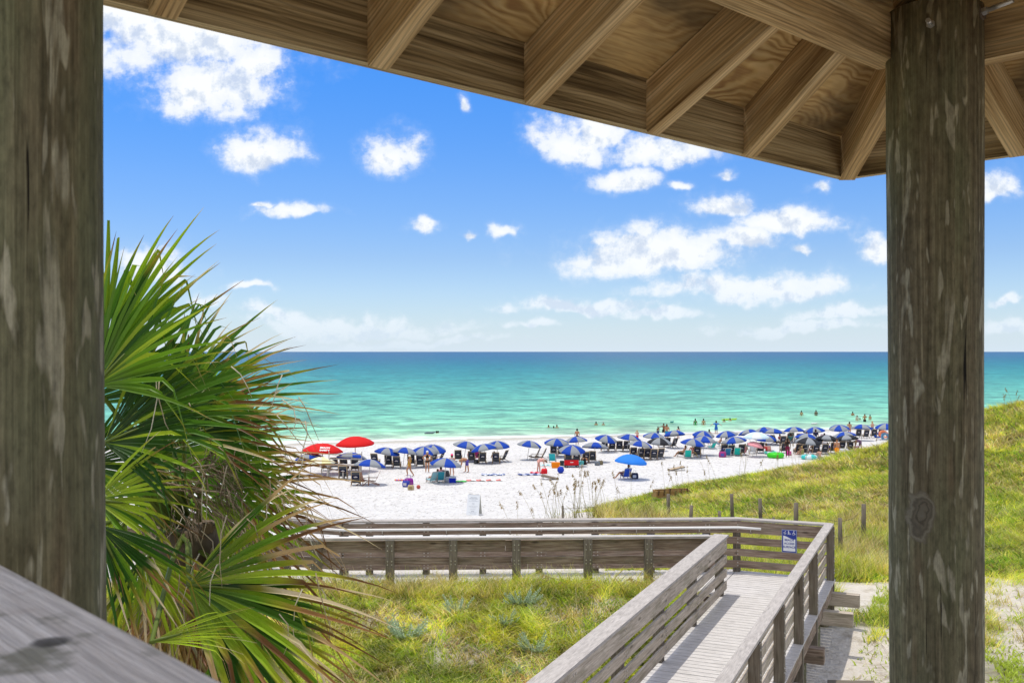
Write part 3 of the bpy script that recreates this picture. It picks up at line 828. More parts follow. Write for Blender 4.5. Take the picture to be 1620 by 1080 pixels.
c, c2 = pick(n, [3.0, 2.8, .9, 1.7, .9, .6, .5], X, Y, .9)
o = blades('meadow_grass', X, Y, terrain(X, Y) - .01, H, W_, 1.05, c, c2, 'low yellow green grass of the meadow between walkway and ramp')
# the dune
X, Y = scatter(460000, 18.8, 47.5, 830, 1800, .8, 8, .09)
v_ = veg(X, Y); q = X * Q0[0] + Y * Q0[1]
nearrail = (Y < 20.2) & (q < -1.9)
k = (rng.random(len(X)) < v_) & ~nearrail & (Y > 18.0)
X, Y = X[k], Y[k]; n = len(X)
hh = fbm(X * .7 + 5, Y * .7)
H = (.08 + .30 * rng.random(n) ** 2) * (.3 + 1.5 * hh); W_ = (.009 + .014 * rng.random(n)) * (Y / 26)
c, c2 = pick(n, [2.6, 1.9, 1.5, 1.6, 1.5, 1.0, 1.0], X, Y, .32)
o = blades('dune_grass', X, Y, terrain(X, Y) - .01, H, W_, 1.0, c, c2, 'yellow green dune grass covering the slope to the right')
# taller tussocks behind the landing and along the walkway
X, Y = scatter(30000, 20.3, 31.5, 840, 1420, .6, 60, .12)
k = (veg(X, Y) > .25); X, Y = X[k], Y[k]; n = len(X)
H = .28 + .42 * rng.random(n); W_ = .008 + .006 * rng.random(n)
c, c2 = pick(n, [1.8, 1.2, 1.8, .6, 2.0, .8, 1.2], X, Y, .32)
o = blades('tussock_grass', X, Y, terrain(X, Y) - .01, H, W_, .55, c, c2, 'taller tufts of straw coloured grass behind the boardwalk')
X, Y = scatter(9000, 16.6, 17.66, 420, 1080, 1, 30, .06)
n = len(X); H = .15 + .36 * rng.random(n) ** 2; W_ = .005 + .004 * rng.random(n)
c, c2 = pick(n, [2.4, 1.5, 1.6, .6, 1.2, .2, .8], X, Y, .32)
o = blades('tussock_grass', X, Y, terrain(X, Y) - .01, H, W_, .8, c, c2, 'fine tall grass leaning against the near walkway railing')
# creeper on the sand right of the ramp
X, Y = scatter(34000, 13.5, 22, 1260, 1800, 1, 14, .09)
k = (rng.random(len(X)) < (sm(.46, .54, fbm(X * .62 + 1.7, Y * .62 + 4.2)) * .8 + .05)) & (X * Q0[0] + Y * Q0[1] > -1.4); X, Y = X[k], Y[k]; n = len(X)
H = .05 + .10 * rng.random(n); W_ = .016 + .02 * rng.random(n)
c = np.tile([(.40, .50, .09)], (n, 1)) * (.7 + .6 * rng.random((n, 1)))
o = blades('ground_creeper', X, Y, terrain(X, Y), H, W_, .9, c, c * 1.2, 'bright green creeping ground cover on sand at lower right')

# straw, twigs and fallen stems lying about on the sand path and the meadow floor
X, Y = scatter(5200, 13.5, 24.5, 480, 1850, 1, 2, .2)
q = X * Q0[0] + Y * Q0[1]; k = ((q > -1.3) | ((q < -4.0) & (Y < 17.4))); X, Y = X[k], Y[k]; n = len(X)
c = np.array([(.50, .42, .28), (.30, .22, .14), (.62, .55, .42), (.20, .15, .10)])[rng.integers(0, 4, n)]
o = blades('dry_straw', X, Y, terrain(X, Y) + .015, .10 + .22 * rng.random(n), .008 + .006 * rng.random(n), 3.2, c, c, 'dead straw and twigs scattered over sand and meadow floor')
# loose tufts on the open sand at the foot of the dune, and darker broadleaf clumps through the dune
X, Y = scatter(14000, 17.5, 25, 1250, 1900, 1, 45, .10)
k = (X * Q0[0] + Y * Q0[1] > -1.3); X, Y = X[k], Y[k]; n = len(X)
H = .10 + .30 * rng.random(n) ** 1.4; W_ = .007 + .006 * rng.random(n)
c, c2 = pick(n, [2.0, 2.0, 1.8, .6, 2.0, .4, 1.6], X, Y, .32)
o = blades('sand_tufts', X, Y, terrain(X, Y) - .01, H, W_, .8, c, c2, 'scattered thin grass tufts on bare sand at the foot of the dune')
X, Y = scatter(60000, 22, 46, 1000, 1800, .8, 40, .16)
k = (fbm(X * .5 + 50, Y * .5 + 20) > .47) & (veg(X, Y) > .5); X, Y = X[k], Y[k]; n = len(X)
H = .10 + .22 * rng.random(n); W_ = .03 + .03 * rng.random(n)
c = np.array([(.18, .34, .03), (.36, .50, .05), (.10, .19, .03), (.30, .20, .12)])[rng.integers(0, 4, n)] * (.7 + .6 * rng.random((n, 1)))
o = blades('dune_creeper', X, Y, terrain(X, Y), H, W_, 1.0, c, c * 1.15, 'patches of broader leaved green creeper between the dune grass')

# ------------------------------------------------------------------ sea oats
def oats(u, Y, n, h0, h1, label, lean=.0, spread=.5, group='sea oats on the foredune', gold=False, X=None):
    X0 = (u - 810) / F * Y if X is None else X; z0 = float(terrain(X0, Y)); root = empty('sea_oats', (X0, Y, z0)); tag(root, label, 'plant', group)
    st = MB()
    for i in range(n):
        hd = MB()
        x = rnd.gauss(0, spread); y = rnd.gauss(0, spread * .6); h = rnd.uniform(h0, h1)
        dz = float(terrain(X0 + x, Y + y)) - z0
        a = rnd.uniform(-.26, .2) + lean; b = rnd.uniform(-.1, .1); cv = rnd.uniform(.02, .12) * (1 if rnd.random() < .6 else -1) + (.45 * (1 if lean >= 0 else -1) if gold else 0)
        pts = []
        for k in range(7):
            f = k / 6
            pts.append((x + h * (a * f + cv * f * f * 1.3), y + h * b * f, dz + h * f * (1 - (.22 + (.35 if gold else 0)) * f * f * abs(cv) * 3)))
        c = (.42, .36, .16) if not gold else (.50, .45, .15)
        st.cc = c; tk = 1.8 if gold else 1.2; st.tube(pts, [tk * q_ for q_ in (.0055, .005, .0045, .004, .0035, .003, .002)], 3)
        for k in range(2):
            fx = rnd.uniform(-.5, .5); st.cc = (.36, .36, .10)
            st.tube([(x, y, dz), (x + fx * .25, y, dz + h * .25), (x + fx * .75, y, dz + h * .38)], [.006, .005, .001], 3)
        # drooping panicle of flat spikelets
        tp = Vector(pts[-1]); dr = (tp - Vector(pts[-2])).normalized()
        L = rnd.uniform(.16, .3)
        for k in range(18):
            f = rnd.random(); p = tp - dr * (L * f) ; s_ = rnd.choice((-1, 1))
            w = .012 + .02 * (1 - abs(f - .45)); e = Vector((s_ * rnd.uniform(.012, .035), rnd.uniform(-.02, .02), -rnd.uniform(.02, .05)))
            hd.cc = rnd.choice([(.34, .23, .10), (.45, .33, .16), (.25, .17, .08)]) if not gold else rnd.choice([(.62, .50, .18), (.55, .46, .2)])
            a_ = p; b_ = p + e + Vector((0, 0, .012)); c_ = p + e * 1.7; d_ = p + e + Vector((w * .5, 0, -.012))
            hd.face([hd.vert(a_), hd.vert(b_), hd.vert(c_), hd.vert(d_)])
        hd.build('seed_head', M['plant'], root, color=True)
    st.build('stalks', M['plant'], root, color=True)
    return root
for i, (u, Y, n, h0, h1, ln, lb) in enumerate([
    (868, 29.5, 7, 1.0, 1.5, -.14, 'leftmost clump of brown sea oats leaning left behind the far railing'),
    (893, 30.2, 10, 1.2, 1.75, -.06, 'tall sea oats beside the small dark stake, below the grey cornhole board'),
    (912, 30.0, 8, 1.2, 1.8, -.04, 'tall thick sea oats in the middle of the big clump'),
    (935, 30.4, 9, 1.1, 1.75, .0, 'tall sea oats with dark drooping heads right of the big clump'),
    (962, 30.5, 5, 1.0, 1.6, .02, 'sparse sea oats left of the light blue umbrella pole'),
    (1010, 31, 4, .9, 1.6, .03, 'thin sea oats in front of the dune backpack and light blue umbrella'),
    (1112, 42, 9, 1.2, 2.2, .0, 'sea oats on the dune crest left of the teal chair'),
    (1095, 40, 4, 1.1, 1.8, -.03, 'few thin sea oats right of the low timber box'),
    (1190, 43, 5, 1.0, 2.0, .0, 'thin sea oats on the crest below the pink umbrella'),
    (1232, 43, 5, 1.0, 1.8, .03, 'thin sea oats on the crest below the green ring'),
    (1290, 43.5, 6, .9, 1.6, .0, 'thin sea oats on the crest below the seated shirtless man'),
    (1372, 42, 7, .9, 1.5, .05, 'thin sea oats near the dune top beside the round corner post'),
    (1590, 44, 6, .8, 1.4, .05, 'thin sea oats on the highest dune at the right edge')]):
    oats(u, Y, n, h0, h1, lb, ln, .45 if Y < 35 else .8)
for (u, Y, h0, h1, ln, lb, n) in [(842, 16.9, .55, .7, .25, 'golden sea oats arching right in front of the middle railing post', 2), (905, 16.8, .5, .62, .4, 'golden sea oats bending low between the two right railing posts', 2),
    (968, 17.0, .95, 1.05, .12, 'single tall golden sea oat reaching above the near railing', 1), (985, 16.9, .5, .62, .3, 'golden sea oats arching just left of the ramp railing', 2), (715, 17.0, .75, .85, .1, 'golden sea oat standing before the second railing post', 1),
    (590, 16.9, .5, .6, .3, 'golden grass stem arching beside the palm fronds', 2)]:
    oats(u, Y, n, h0, h1, lb, ln, .06, 'golden sea oats by the near railing', True)

# ------------------------------------------------------------------ blue green spurge plants
def spurge(u, v, s, label):
    b = (v - 556) / F
    Y = 14.0
    for _ in range(30):
        X0 = (u - 810) / F * Y; Y = -float(terrain(X0, Y)) / b
    X0 = (u - 810) / F * Y
    m = MB(); stm = MB()
    root = empty('spurge_plant', (X0, Y, float(terrain(X0, Y)))); tag(root, label, 'plant', 'blue green plants in the meadow')
    for i in range(int(16 + 6 * s)):
        a = rnd.random() * 6.283; el = rnd.uniform(.15, .85); L = rnd.uniform(.16, .36) * s
        d = Vector((math.cos(a) * math.cos(el), math.sin(a) * math.cos(el), math.sin(el)))
        tip = d * L + Vector((0, 0, .07 * s)); stm.cc = (.20, .26, .14)
        mid = d * L * .55 + Vector((0, 0, -.01)); stm.tube([(0, 0, 0), mid, tip], [.006, .005, .003], 4)
        for k in range(34):
            f = .30 + .7 * (k / 34); p = (Vector((0, 0, 0)).lerp(mid, f / .55) if f < .55 else mid.lerp(tip, (f - .55) / .45))
            an = k * 2.4; rr = .037 * s * (1.15 - .5 * f)
            s1 = d.cross(Vector((0, 0, 1))).normalized(); s2 = d.cross(s1)
            o_ = (s1 * math.cos(an) + s2 * math.sin(an)) * rr + d * rr * .6; w = s1.cross(o_).normalized() * rr * .38
            g_ = rnd.uniform(.75, 1.2); m.cc = (.50 * g_, .62 * g_, .48 * g_)
            m.face([m.vert(p), m.vert(p + o_ * .5 + w), m.vert(p + o_), m.vert(p + o_ * .5 - w)])
    stm.build('stems', M['plant'], root, color=True); m.build('leaves', M['plant'], root, color=True)
for a in [(640, 1010, 1.25, 'large blue green spurge plant nearest the palm fronds in the meadow'), (722, 968, .95, 'blue green spurge plant below the second railing post'),
          (825, 957, 1.1, 'blue green spurge plant below the third railing post'), (795, 990, .85, 'low blue green spurge plant in the middle of the meadow'),
          (845, 1030, .95, 'blue green spurge plant beside the ramp cap, lower right of the meadow'), (925, 926, .7, 'small blue green spurge plant at the foot of the fourth railing post'),
          (808, 1068, .6, 'single upright blue green sprout at the bottom edge of the meadow'), (760, 920, .55, 'small pale sprout close under the near railing')]:
    spurge(*a)

# ------------------------------------------------------------------ dune fence
root = empty('dune_fence', (9, 33, -6)); tag(root, 'line of grey wooden stakes with sagging wire on the grassy dune', 'fence')
FI = -Vector(root.location); tops = []
def find_y(u, v, H, lo=21.0, hi=44.0):
    b = (v - 556) / F; a = (u - 810) / F; best = (9, 30)
    for Y in np.arange(lo, hi, .1):
        e = abs(float(terrain(a * Y, Y)) + H + b * Y)
        if e < best[0]: best = (e, Y)
    return best[1]
for (u, v, H, r) in [(891, 799, .9, .035), (1057, 781, 1.15, .07), (1092, 799, .9, .06), (1140, 808, .8, .055), (1159, 781, 1.15, .065), (1204, 788, 1.1, .065), (1223, 818, .7, .05), (1259, 795, 1.1, .075), (1330, 819, 1.05, .06), (1366, 797, 1.1, .07)]:
    Y = find_y(u, v, H, *((24, 30) if u in (1330, 891, 1223) else (28, 42))); X0 = (u - 810) / F * Y; z = float(terrain(X0, Y)); top = -(v - 556) / F * Y
    m = MB(); tl = rnd.uniform(-.04, .04)
    m.tube([(X0, Y, z - .3), (X0 + tl * .5, Y, (z + top) / 2), (X0 + tl, Y, top)], [r, r * .95, r * .9], 10)
    o = m.build('stake', M['rail_post'], root); o.location = FI; tops.append(Vector((X0 + tl, Y, top - .1)))
tops.sort(key=lambda p: p.x / p.y)
for a, b in zip(tops, tops[1:]):
    if (a - b).length > 14: continue
    for dz in (0, -.45):
        m = MB(); mid = (a + b) / 2 - Vector((0, 0, .12)); m.tube([a + Vector((0, 0, dz)), mid + Vector((0, 0, dz)), b + Vector((0, 0, dz))], .006, 4)
        o = m.build('wire', M['rust'], root); o.location = FI

# ------------------------------------------------------------------ palm
palm = empty('palm_tree', (-1.85, 5.4, -4.6)); tag(palm, 'fan palm with green fronds browned at the tips, left of the view behind the pole', 'palm tree')
PI_ = -Vector(palm.location)
CR = Vector((-1.78, 5.35, -.95))
def px3(u, v, Y): return Vector(((u - 810) / F * Y, Y, (556 - v) / F * Y))
GREENS = [(.13, .26, .02), (.07, .17, .018), (.24, .37, .025), (.035, .10, .015), (.38, .50, .04)]
def fan(m, hub, a, nrm, Rr, spread=70, n=34, brown=.3, dead=False, droop=.25, fold=.35, fuse=.40):
    a = Vector(a).normalized(); nrm = Vector(nrm); nrm = (nrm - a * nrm.dot(a)).normalized(); s = nrm.cross(a)
    dth = math.radians(2 * spread) / n
    tone = rnd.choice(GREENS)
    for i in range(n):
        th = -math.radians(spread) + dth * (i + .5) + rnd.uniform(-.15, .15) * dth
        L = Rr * (.72 + .28 * math.cos(th * .9)) * rnd.uniform(.86, 1.06)
        dr = a * math.cos(th) + s * math.sin(th)
        lift = nrm * (fold * abs(math.sin(th)) - .12)
        dd = (dr + lift).normalized()
        ts = dd.cross(nrm).normalized(); nn = ts.cross(dd).normalized()
        dp = droop * rnd.uniform(.5, 1.6); kink = rnd.random() < (.34 if not dead else .5); kf = rnd.uniform(.5, .85); kd = rnd.uniform(.4, 1.3)
        g_ = rnd.uniform(.7, 1.3); c0 = tuple(x * g_ for x in (tone if rnd.random() < .7 else rnd.choice(GREENS)))
        br = rnd.choice([(.34, .18, .08), (.54, .38, .21), (.18, .09, .04), (.72, .61, .45)])
        bst = 1 - rnd.uniform(.22, .62) * min(1, brown * 1.5) if rnd.random() < .4 + brown else .95
        if dead: c0 = tuple(x * rnd.uniform(.6, 1.15) for x in (.58, .46, .32)); bst = .5
        sway = ts * rnd.uniform(-.05, .05)
        K = 9; prev = None; p0 = None; yel = rnd.random() < .3
        pos = hub.copy(); 
        for k in range(K + 1):
            f = k / K; r = L * f
            p = hub + dd * r + sway * (f * f * L) - Vector((0, 0, 1)) * (dp * L * f ** 2.6)
            if kink and f > kf: p = p - Vector((0, 0, 1)) * ((f - kf) * L * kd) - dd * ((f - kf) * L * kd * .5)
            wfull = 2 * r * math.tan(dth / 2) * 1.04
            wm = 2 * (fuse * Rr) * math.tan(dth / 2) * .92
            w = wfull if f < fuse else max(wm * (1 - ((f - fuse) / (1 - fuse)) ** 1.3), .0008)
            if f > bst and not dead: w *= .78
            vd = w * .30
            if f < bst - .08: c = c0
            elif f < bst: c = tuple(x * .4 + y * .6 for x, y in zip(c0, (.42, .36, .04)))
            else: c = br
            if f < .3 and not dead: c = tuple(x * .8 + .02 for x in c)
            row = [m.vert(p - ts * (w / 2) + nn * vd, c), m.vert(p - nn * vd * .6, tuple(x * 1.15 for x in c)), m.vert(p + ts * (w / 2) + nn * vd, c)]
            if prev:
                m.face([prev[0], prev[1], row[1], row[0]]); m.face([prev[1], prev[2], row[2], row[1]])
            prev = row
FANS = [ # u, v, Y, axis, normal, R, spread, brown
    (120, 640, 4.7, (.42, .05, .95), (.3, -1, .25), 1.02, 62, .22), (165, 560, 4.9, (.12, .0, 1), (.2, -1, .1), .86, 50, .15), (150, 610, 4.4, (.6, -.05, .62), (-.2, -1, .5), .80, 55, .1),
    (200, 665, 4.6, (.9, .0, .62), (-.1, -1, .5), .88, 50, .2), (290, 650, 5.1, (.70, .1, .70), (-.2, -1, .4), .64, 62, .75), (290, 690, 5.0, (1, .0, .30), (-.1, -.9, .6), .64, 44, .85),
    (340, 705, 5.3, (1, .05, .12), (0, -.8, .7), .54, 50, .65), (330, 735, 5.1, (1, -.05, -.30), (0, -.8, .7), .66, 38, .75), (330, 790, 5.2, (1, .0, -.34), (.1, -.9, .5), .76, 52, .85),
    (165, 700, 4.5, (.85, -.1, .35), (-.1, -1, .6), .70, 55, .15), (150, 790, 4.3, (.9, -.1, -.08), (-.1, -1, .6), .52, 62, .4), (130, 735, 4.6, (1, .0, .08), (-.1, -1, .6), .55, 66, .2), (260, 650, 5.4, (.9, .2, .35), (-.1, -1, .5), .8, 60, .3),  (155, 830, 4.1, (.45, -.15, -.8), (.3, -1, .2), .62, 50, .5),
    (298, 925, 4.5, (1, -.05, -.06), (.05, -.9, .55), .97, 62, .85), (305, 935, 4.6, (.92, .0, -.55), (.1, -1, .3), .95, 42, .95), (240, 1015, 3.9, (1, -.1, .30), (-.1, -.8, .7), .50, 18, .3),
    (390, 985, 4.9, (.35, -.1, -1), (.2, -1, .2), .66, 60, .6), (225, 880, 4.8, (.3, .1, -1), (.2, -1, .1), .6, 60, .8), (180, 960, 5.2, (.6, .2, -.6), (0, -1, .3), .8, 70, .5),
    (250, 720, 5.8, (.8, .4, .2), (0, -1, .5), .75, 75, .3), (200, 760, 5.6, (.5, .5, -.1), (0, -1, .4), .7, 80, .4),
    (120, 700, 5.0, (-.9, .1, .3), (0, -1, .4), .9, 75, .3), (100, 800, 5.0, (-.9, -.1, -.3), (0, -1, .4), .9, 70, .4), (200, 820, 5.6, (-.4, .5, -.5), (0, -1, .4), .6, 60, .5)]
m = MB(); pt = MB()
for (u, v, Y, a, nm, Rr, sp, br) in FANS:
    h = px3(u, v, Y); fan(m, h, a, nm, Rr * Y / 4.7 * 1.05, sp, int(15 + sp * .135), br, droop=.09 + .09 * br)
    A = Vector(a).normalized(); mid = CR.lerp(h, .5) + Vector((0, 0, .06))
    pt.cc = (.16, .22, .04); pt.tube([CR + Vector((rnd.uniform(-.08, .08), rnd.uniform(-.05, .05), rnd.uniform(-.2, .15))), mid, h, h + A * Rr * .25], [.016, .012, .010, .004], 6)
o = m.build('crown', M['frond'], palm, color=True); o.location = PI_
o = pt.build('petioles', M['frond'], palm, color=True); o.location = PI_
m = MB()
for i in range(24):
    a = rnd.uniform(-2.2, 1.0); h = CR + Vector((math.cos(a) * .22, math.sin(a) * .22 - .05, rnd.uniform(-.75, -.05)))
    fan(m, h, (math.cos(a) * .35, math.sin(a) * .35, -1), (math.cos(a), math.sin(a), .3), rnd.uniform(.6, .95), 38, 16, .9, dead=True, droop=.1, fuse=.25)
o = m.build('dead_fronds', M['frond'], palm, color=True); o.location = PI_
# long thin torn threads hanging from the fronds
m = MB()
for i in range(60):
    p = px3(rnd.uniform(190, 500), rnd.uniform(560, 1000), rnd.uniform(4.4, 5.2)); L = rnd.uniform(.12, .34); a = rnd.uniform(-.6, 1.0)
    m.cc = rnd.choice([(.62, .54, .42), (.5, .4, .28), (.72, .68, .58)]); sw = rnd.uniform(-.1, .1)
    m.tube([p, p + Vector((L * .35 * a, 0, -L * .25)), p + Vector((L * .55 * a + sw * .3, sw * .4, -L * .65)), p + Vector((L * .6 * a + sw, sw * .5, -L))], [.0035, .003, .0025, .001], 3)
o = m.build('torn_threads', M['frond'], palm, color=True); o.location = PI_; o['kind'] = 'stuff'
# dry flower stalks: a tangle of thin forked twigs in front of the crown
m = MB()
def twig(p, d, L, r, depth):
    d = d.normalized(); q = p + d * L + Vector((0, 0, -.02 * (3 - depth)))
    m.cc = rnd.choice([(.35, .27, .19), (.27, .20, .14), (.45, .37, .27), (.2, .14, .09)])
    m.tube([p, p.lerp(q, .5) + Vector((rnd.uniform(-.1, .1), rnd.uniform(-.1, .1), rnd.uniform(-.1, .1))) * L, q], [r, r * .8, r * .6], 4)
    if depth:
        for k in range(rnd.randint(2, 4)):
            twig(p.lerp(q, rnd.uniform(.45, 1)), d + Vector((rnd.uniform(-.9, .9), rnd.uniform(-.7, .7), rnd.uniform(-.8, .7))), L * rnd.uniform(.5, .8), r * .6, depth - 1)
for i in range(13):
    twig(px3(rnd.uniform(235, 330), rnd.uniform(735, 800), 4.9), Vector((rnd.uniform(.2, 1), rnd.uniform(-.4, .3), rnd.uniform(-.5, .55))), rnd.uniform(.14, .26), .0055, 3)
for i in range(7):
    twig(px3(rnd.uniform(180, 300), rnd.uniform(860, 960), 5.0), Vector((rnd.uniform(-.6, 1), rnd.uniform(-.4, .3), rnd.uniform(-1, .2))), rnd.uniform(.14, .24), .005, 3)
o = m.build('dry_flower_stalks', M['plant'], palm, color=True); o.location = PI_
# trunk with old leaf bases
m = MB(); K = 22; pts = []; rr = []
for i in range(K + 1):
    f = i / K; pts.append((-1.85 + .10 * f + .04 * math.sin(4 * f), 5.4 - .05 * f, -4.9 + 3.95 * f)); rr.append(.14 + .02 * math.sin(i * 2.1) + .03 * (f > .8))
m.tube(pts, rr, 14)
for i in range(60):
    f = rnd.uniform(.25, 1); a = rnd.random() * 6.28; c = Vector((-1.85 + .10 * f, 5.4, -4.9 + 3.95 * f)); d = Vector((math.cos(a), math.sin(a), .9))
    m.board(c + Vector((math.cos(a), math.sin(a), 0)) * .12, c + Vector((math.cos(a), math.sin(a), 0)) * .12 + d * rnd.uniform(.08, .18), .05, .012, (math.cos(a), math.sin(a), 0))
M['trunk'] = simple('palm_trunk', (.16, .12, .085), .95, 0, .1, .5, 14)
o = m.build('trunk', M['trunk'], palm); o.location = PI_
# ------------------------------------------------------------------ on the beach
def beach(u, v):
    a = (u - 810) / F; b = (v - 556) / F
    Y = 8.34 / (b + .00435 * a - .0145)
    for _ in range(4): Y = Y + 0
    X = a * Y
    return Vector((X, Y, float(terrain(X, Y)) - .01))
MC = {}
def cm(c, rough=.75):
    k = tuple(c)
    if k not in MC: MC[k] = simple('cloth_%02x%02x%02x' % tuple(int(x * 255) for x in c), c, rough, 0, .15, .10, 9)
    return MC[k]
BLUE = (.012, .06, .38); GREY = (.27, .29, .31); BLACK = (.025, .027, .032); NAVY = (.010, .016, .05); CHAR = (.07, .075, .085)
TAN = (.42, .29, .16); WOODR = (.30, .15, .09)
M['pole'] = simple('umbrella_pole', (.62, .58, .5), .5, 0, .3)
M['chairwood'] = simple('chair_wood', (.26, .17, .10), .7, 0, .2, .3, 7)
M['chairtop'] = simple('chair_top_wood', (.50, .38, .24), .7, 0, .2, .2, 7)
def canopy(Rr, h, n=8, cols=(0, 1), valance=.09, sag=.05):
    m = MB(); rings = [0.0, .3, .55, .8, 1.0]; sub = 3; P = []
    for ri in rings:
        row = []
        for k in range(n * sub):
            fr = (k % sub) / sub; a = 2 * math.pi * k / (n * sub)
            edge = 1 - sag * math.sin(math.pi * fr) * ri
            rr = Rr * ri * edge; z = h * (1 - ri ** 2.1) - .02 * math.sin(math.pi * fr) * ri
            row.append(m.vert((rr * math.cos(a), rr * math.sin(a), z)))
        P.append(row)
    N_ = n * sub
    for i in range(len(rings) - 1):
        for k in range(N_):
            k2 = (k + 1) % N_; mi = cols[(k // sub) % 2]
            m.face([P[i][k], P[i + 1][k], P[i + 1][k2], P[i][k2]], None, mi, True)
    low = []
    for k in range(N_):
        fr = (k % sub) / sub; a = 2 * math.pi * k / N_; rr = Rr * (1 - sag * math.sin(math.pi * fr)) * 1.005
        low.append(m.vert((rr * math.cos(a), rr * math.sin(a), -valance - .02 * math.sin(math.pi * fr))))
    for k in range(N_):
        k2 = (k + 1) % N_; m.face([P[-1][k], low[k], low[k2], P[-1][k2]], None, cols[(k // sub) % 2], False)
    return m
def umbrella(name, cols, Rr=1.13, H=1.78, h=.42, pole_r=.022, n=8, tilt=0):
    root = empty(name)
    m = MB(); m.tube([(0, 0, -.2), (0, 0, H - .02)], pole_r, 8); m.build('pole', M['pole'], root)
    m = canopy(Rr, h, n); c = m.build('canopy', [cm(cols[0]), cm(cols[1])], root); c.location = (0, 0, H - h)
    m = MB(); m.disc_stack((0, 0, H - .01), [(.015, 0), (.03, .01), (.028, .03), (.008, .07)], 8); m.build('finial', M['pole'], root)
    m = MB()
    for k in range(n):
        a = 2 * math.pi * k / n; m.tube([(0, 0, H - .45), (math.cos(a) * Rr * .5, math.sin(a) * Rr * .5, H - h + h * .66)], .006, 4)
    m.build('ribs', M['steel'], root)
    return root
UMB = [  # u, v base, kind, tilt
 (492, 752, 'b'), (554, 750, 'b'), (582, 767, 'b'), (608, 740, 'b'), (637, 740, 'b'), (671, 738, 'b'), (684, 736, 'b'), (702, 764, 'b'), (733, 729, 'b'), (770, 733, 'b'), (787, 730, 'b'),
 (834, 727, 'b'), (880, 723, 'b'), (913, 720, 'b'), (904, 737, 'b'), (940, 731, 'b'), (955, 715, 'b'), (992, 714, 'b'), (1033, 713, 'b'), (1009, 727, 'b'), (1042, 723, 'k'),
 (1069, 709, 'b'), (1111, 708, 'b'), (1093, 724, 'b'), (1112, 720, 'b'), (1153, 708, 'b'), (1164, 719, 'b'), (1188, 705, 'b'), (1212, 702, 'b'), (1224, 704, 'b'), (1208, 716, 'b'),
 (1257, 700, 'b'), (1290, 700, 'b'), (1275, 714, 'b'), (1328, 697, 'b'), (1363, 697, 'b'), (1402, 695, 'b'), (1339, 710, 'b'), (1276, 722, 'k'), (1307, 718, 'k'), (1342, 716, 'k')]
ORD = ['first', 'second', 'third', 'fourth', 'fifth', 'sixth', 'seventh', 'eighth', 'ninth', 'tenth', 'eleventh', 'twelfth', 'thirteenth', 'fourteenth', 'fifteenth', 'sixteenth', 'seventeenth', 'eighteenth', 'nineteenth', 'twentieth'] + \
      ['twenty-' + x for x in ('first', 'second', 'third', 'fourth', 'fifth', 'sixth', 'seventh', 'eighth', 'ninth')] + ['thirtieth'] + ['thirty-' + x for x in ('first', 'second', 'third', 'fourth', 'fifth', 'sixth', 'seventh', 'eighth', 'ninth')]
protoB = umbrella('beach_umbrella', (BLUE, GREY)); protoK = umbrella('beach_umbrella', (BLACK, GREY))
used = {'b': False, 'k': False}; UPOS = []
for kind, proto, nm in (('b', protoB, 'blue and grey'), ('k', protoK, 'black and grey')):
    lst = sorted([x for x in UMB if x[2] == kind])
    for i, (u, v, _) in enumerate(lst):
        o = proto if i == 0 else copy_tree(proto)
        p = beach(u, v); o.location = p; s_ = rnd.uniform(.96, 1.05); o.scale = (s_, s_, rnd.uniform(.95, 1.03))
        o.rotation_euler = (rnd.uniform(-.20, .12), rnd.uniform(-.17, .17), rnd.uniform(0, 6.28))
        ds = '%s %s umbrella' % (ORD[i], nm)
        tag(o, '%s striped beach umbrella, %s of its kind from the left' % (nm, ORD[i]), 'beach umbrella', 'striped umbrellas in rows on the beach')
        UPOS.append((p, ds))
# special umbrellas
def place(o, u, v, rz=0, tx=0, ty=0): o.location = beach(u, v); o.rotation_euler = (tx, ty, rz); return o
o = umbrella('beach_umbrella', ((.62, .012, .012), (.62, .012, .012)), 1.55, 2.80, .56, .035); place(o, 563, 745, .35, .05, -.04); o.scale = (1, 1, 1.0)
tag(o, 'tall plain red umbrella, right of the two red ones, above the wooden stand', 'beach umbrella')
o = umbrella('beach_umbrella', ((.62, .012, .012), (.62, .012, .012)), 1.6, 2.42, .58, .035); place(o, 509, 750, .39, .0, .03)
tag(o, 'plain red umbrella with small white lettering, left of the two red ones', 'beach umbrella')
M['white_ink'] = simple('white_ink', (.85, .82, .82), .6, 0, .1, .02)
text_mesh('BEACH', .24, M['white_ink'], (.40, -1.12, 2.19), (R(36), 0, R(0)), o, bold=.012, ext=.004)
text_mesh('SAFETY', .23, M['white_ink'], (.42, -1.37, 2.02), (R(38), 0, R(0)), o, bold=.012, ext=.004)
o.rotation_euler = (0, .03, 0)
o = umbrella('beach_umbrella', ((.03, .21, .72), (.03, .21, .72)), 1.22, 1.85, .52, .02); place(o, 995, 758, .2, .04, .10)
tag(o, 'large light blue umbrella with drooping edge standing alone nearest the dune', 'beach umbrella')
o = umbrella('beach_umbrella', ((.55, .70, .80), (.70, .74, .76)), 1.2, 2.25, .42, .02); place(o, 1197, 722, .2, .02, -.03)
tag(o, 'pale blue and white umbrella among the crowd', 'beach umbrella')
o = umbrella('beach_umbrella', ((.78, .33, .36), (.78, .33, .36)), .75, 1.45, .32, .018); place(o, 1190, 723, .2, .1, .22)
tag(o, 'small pink umbrella tilted over beside the pale blue one', 'beach umbrella')
o = umbrella('beach_umbrella', ((.80, .78, .42), (.80, .80, .62)), 1.0, 1.6, .35, .02); place(o, 508, 756, .2, .02, .03)
tag(o, 'pale yellow umbrella half hidden by palm tips under the red umbrella', 'beach umbrella')

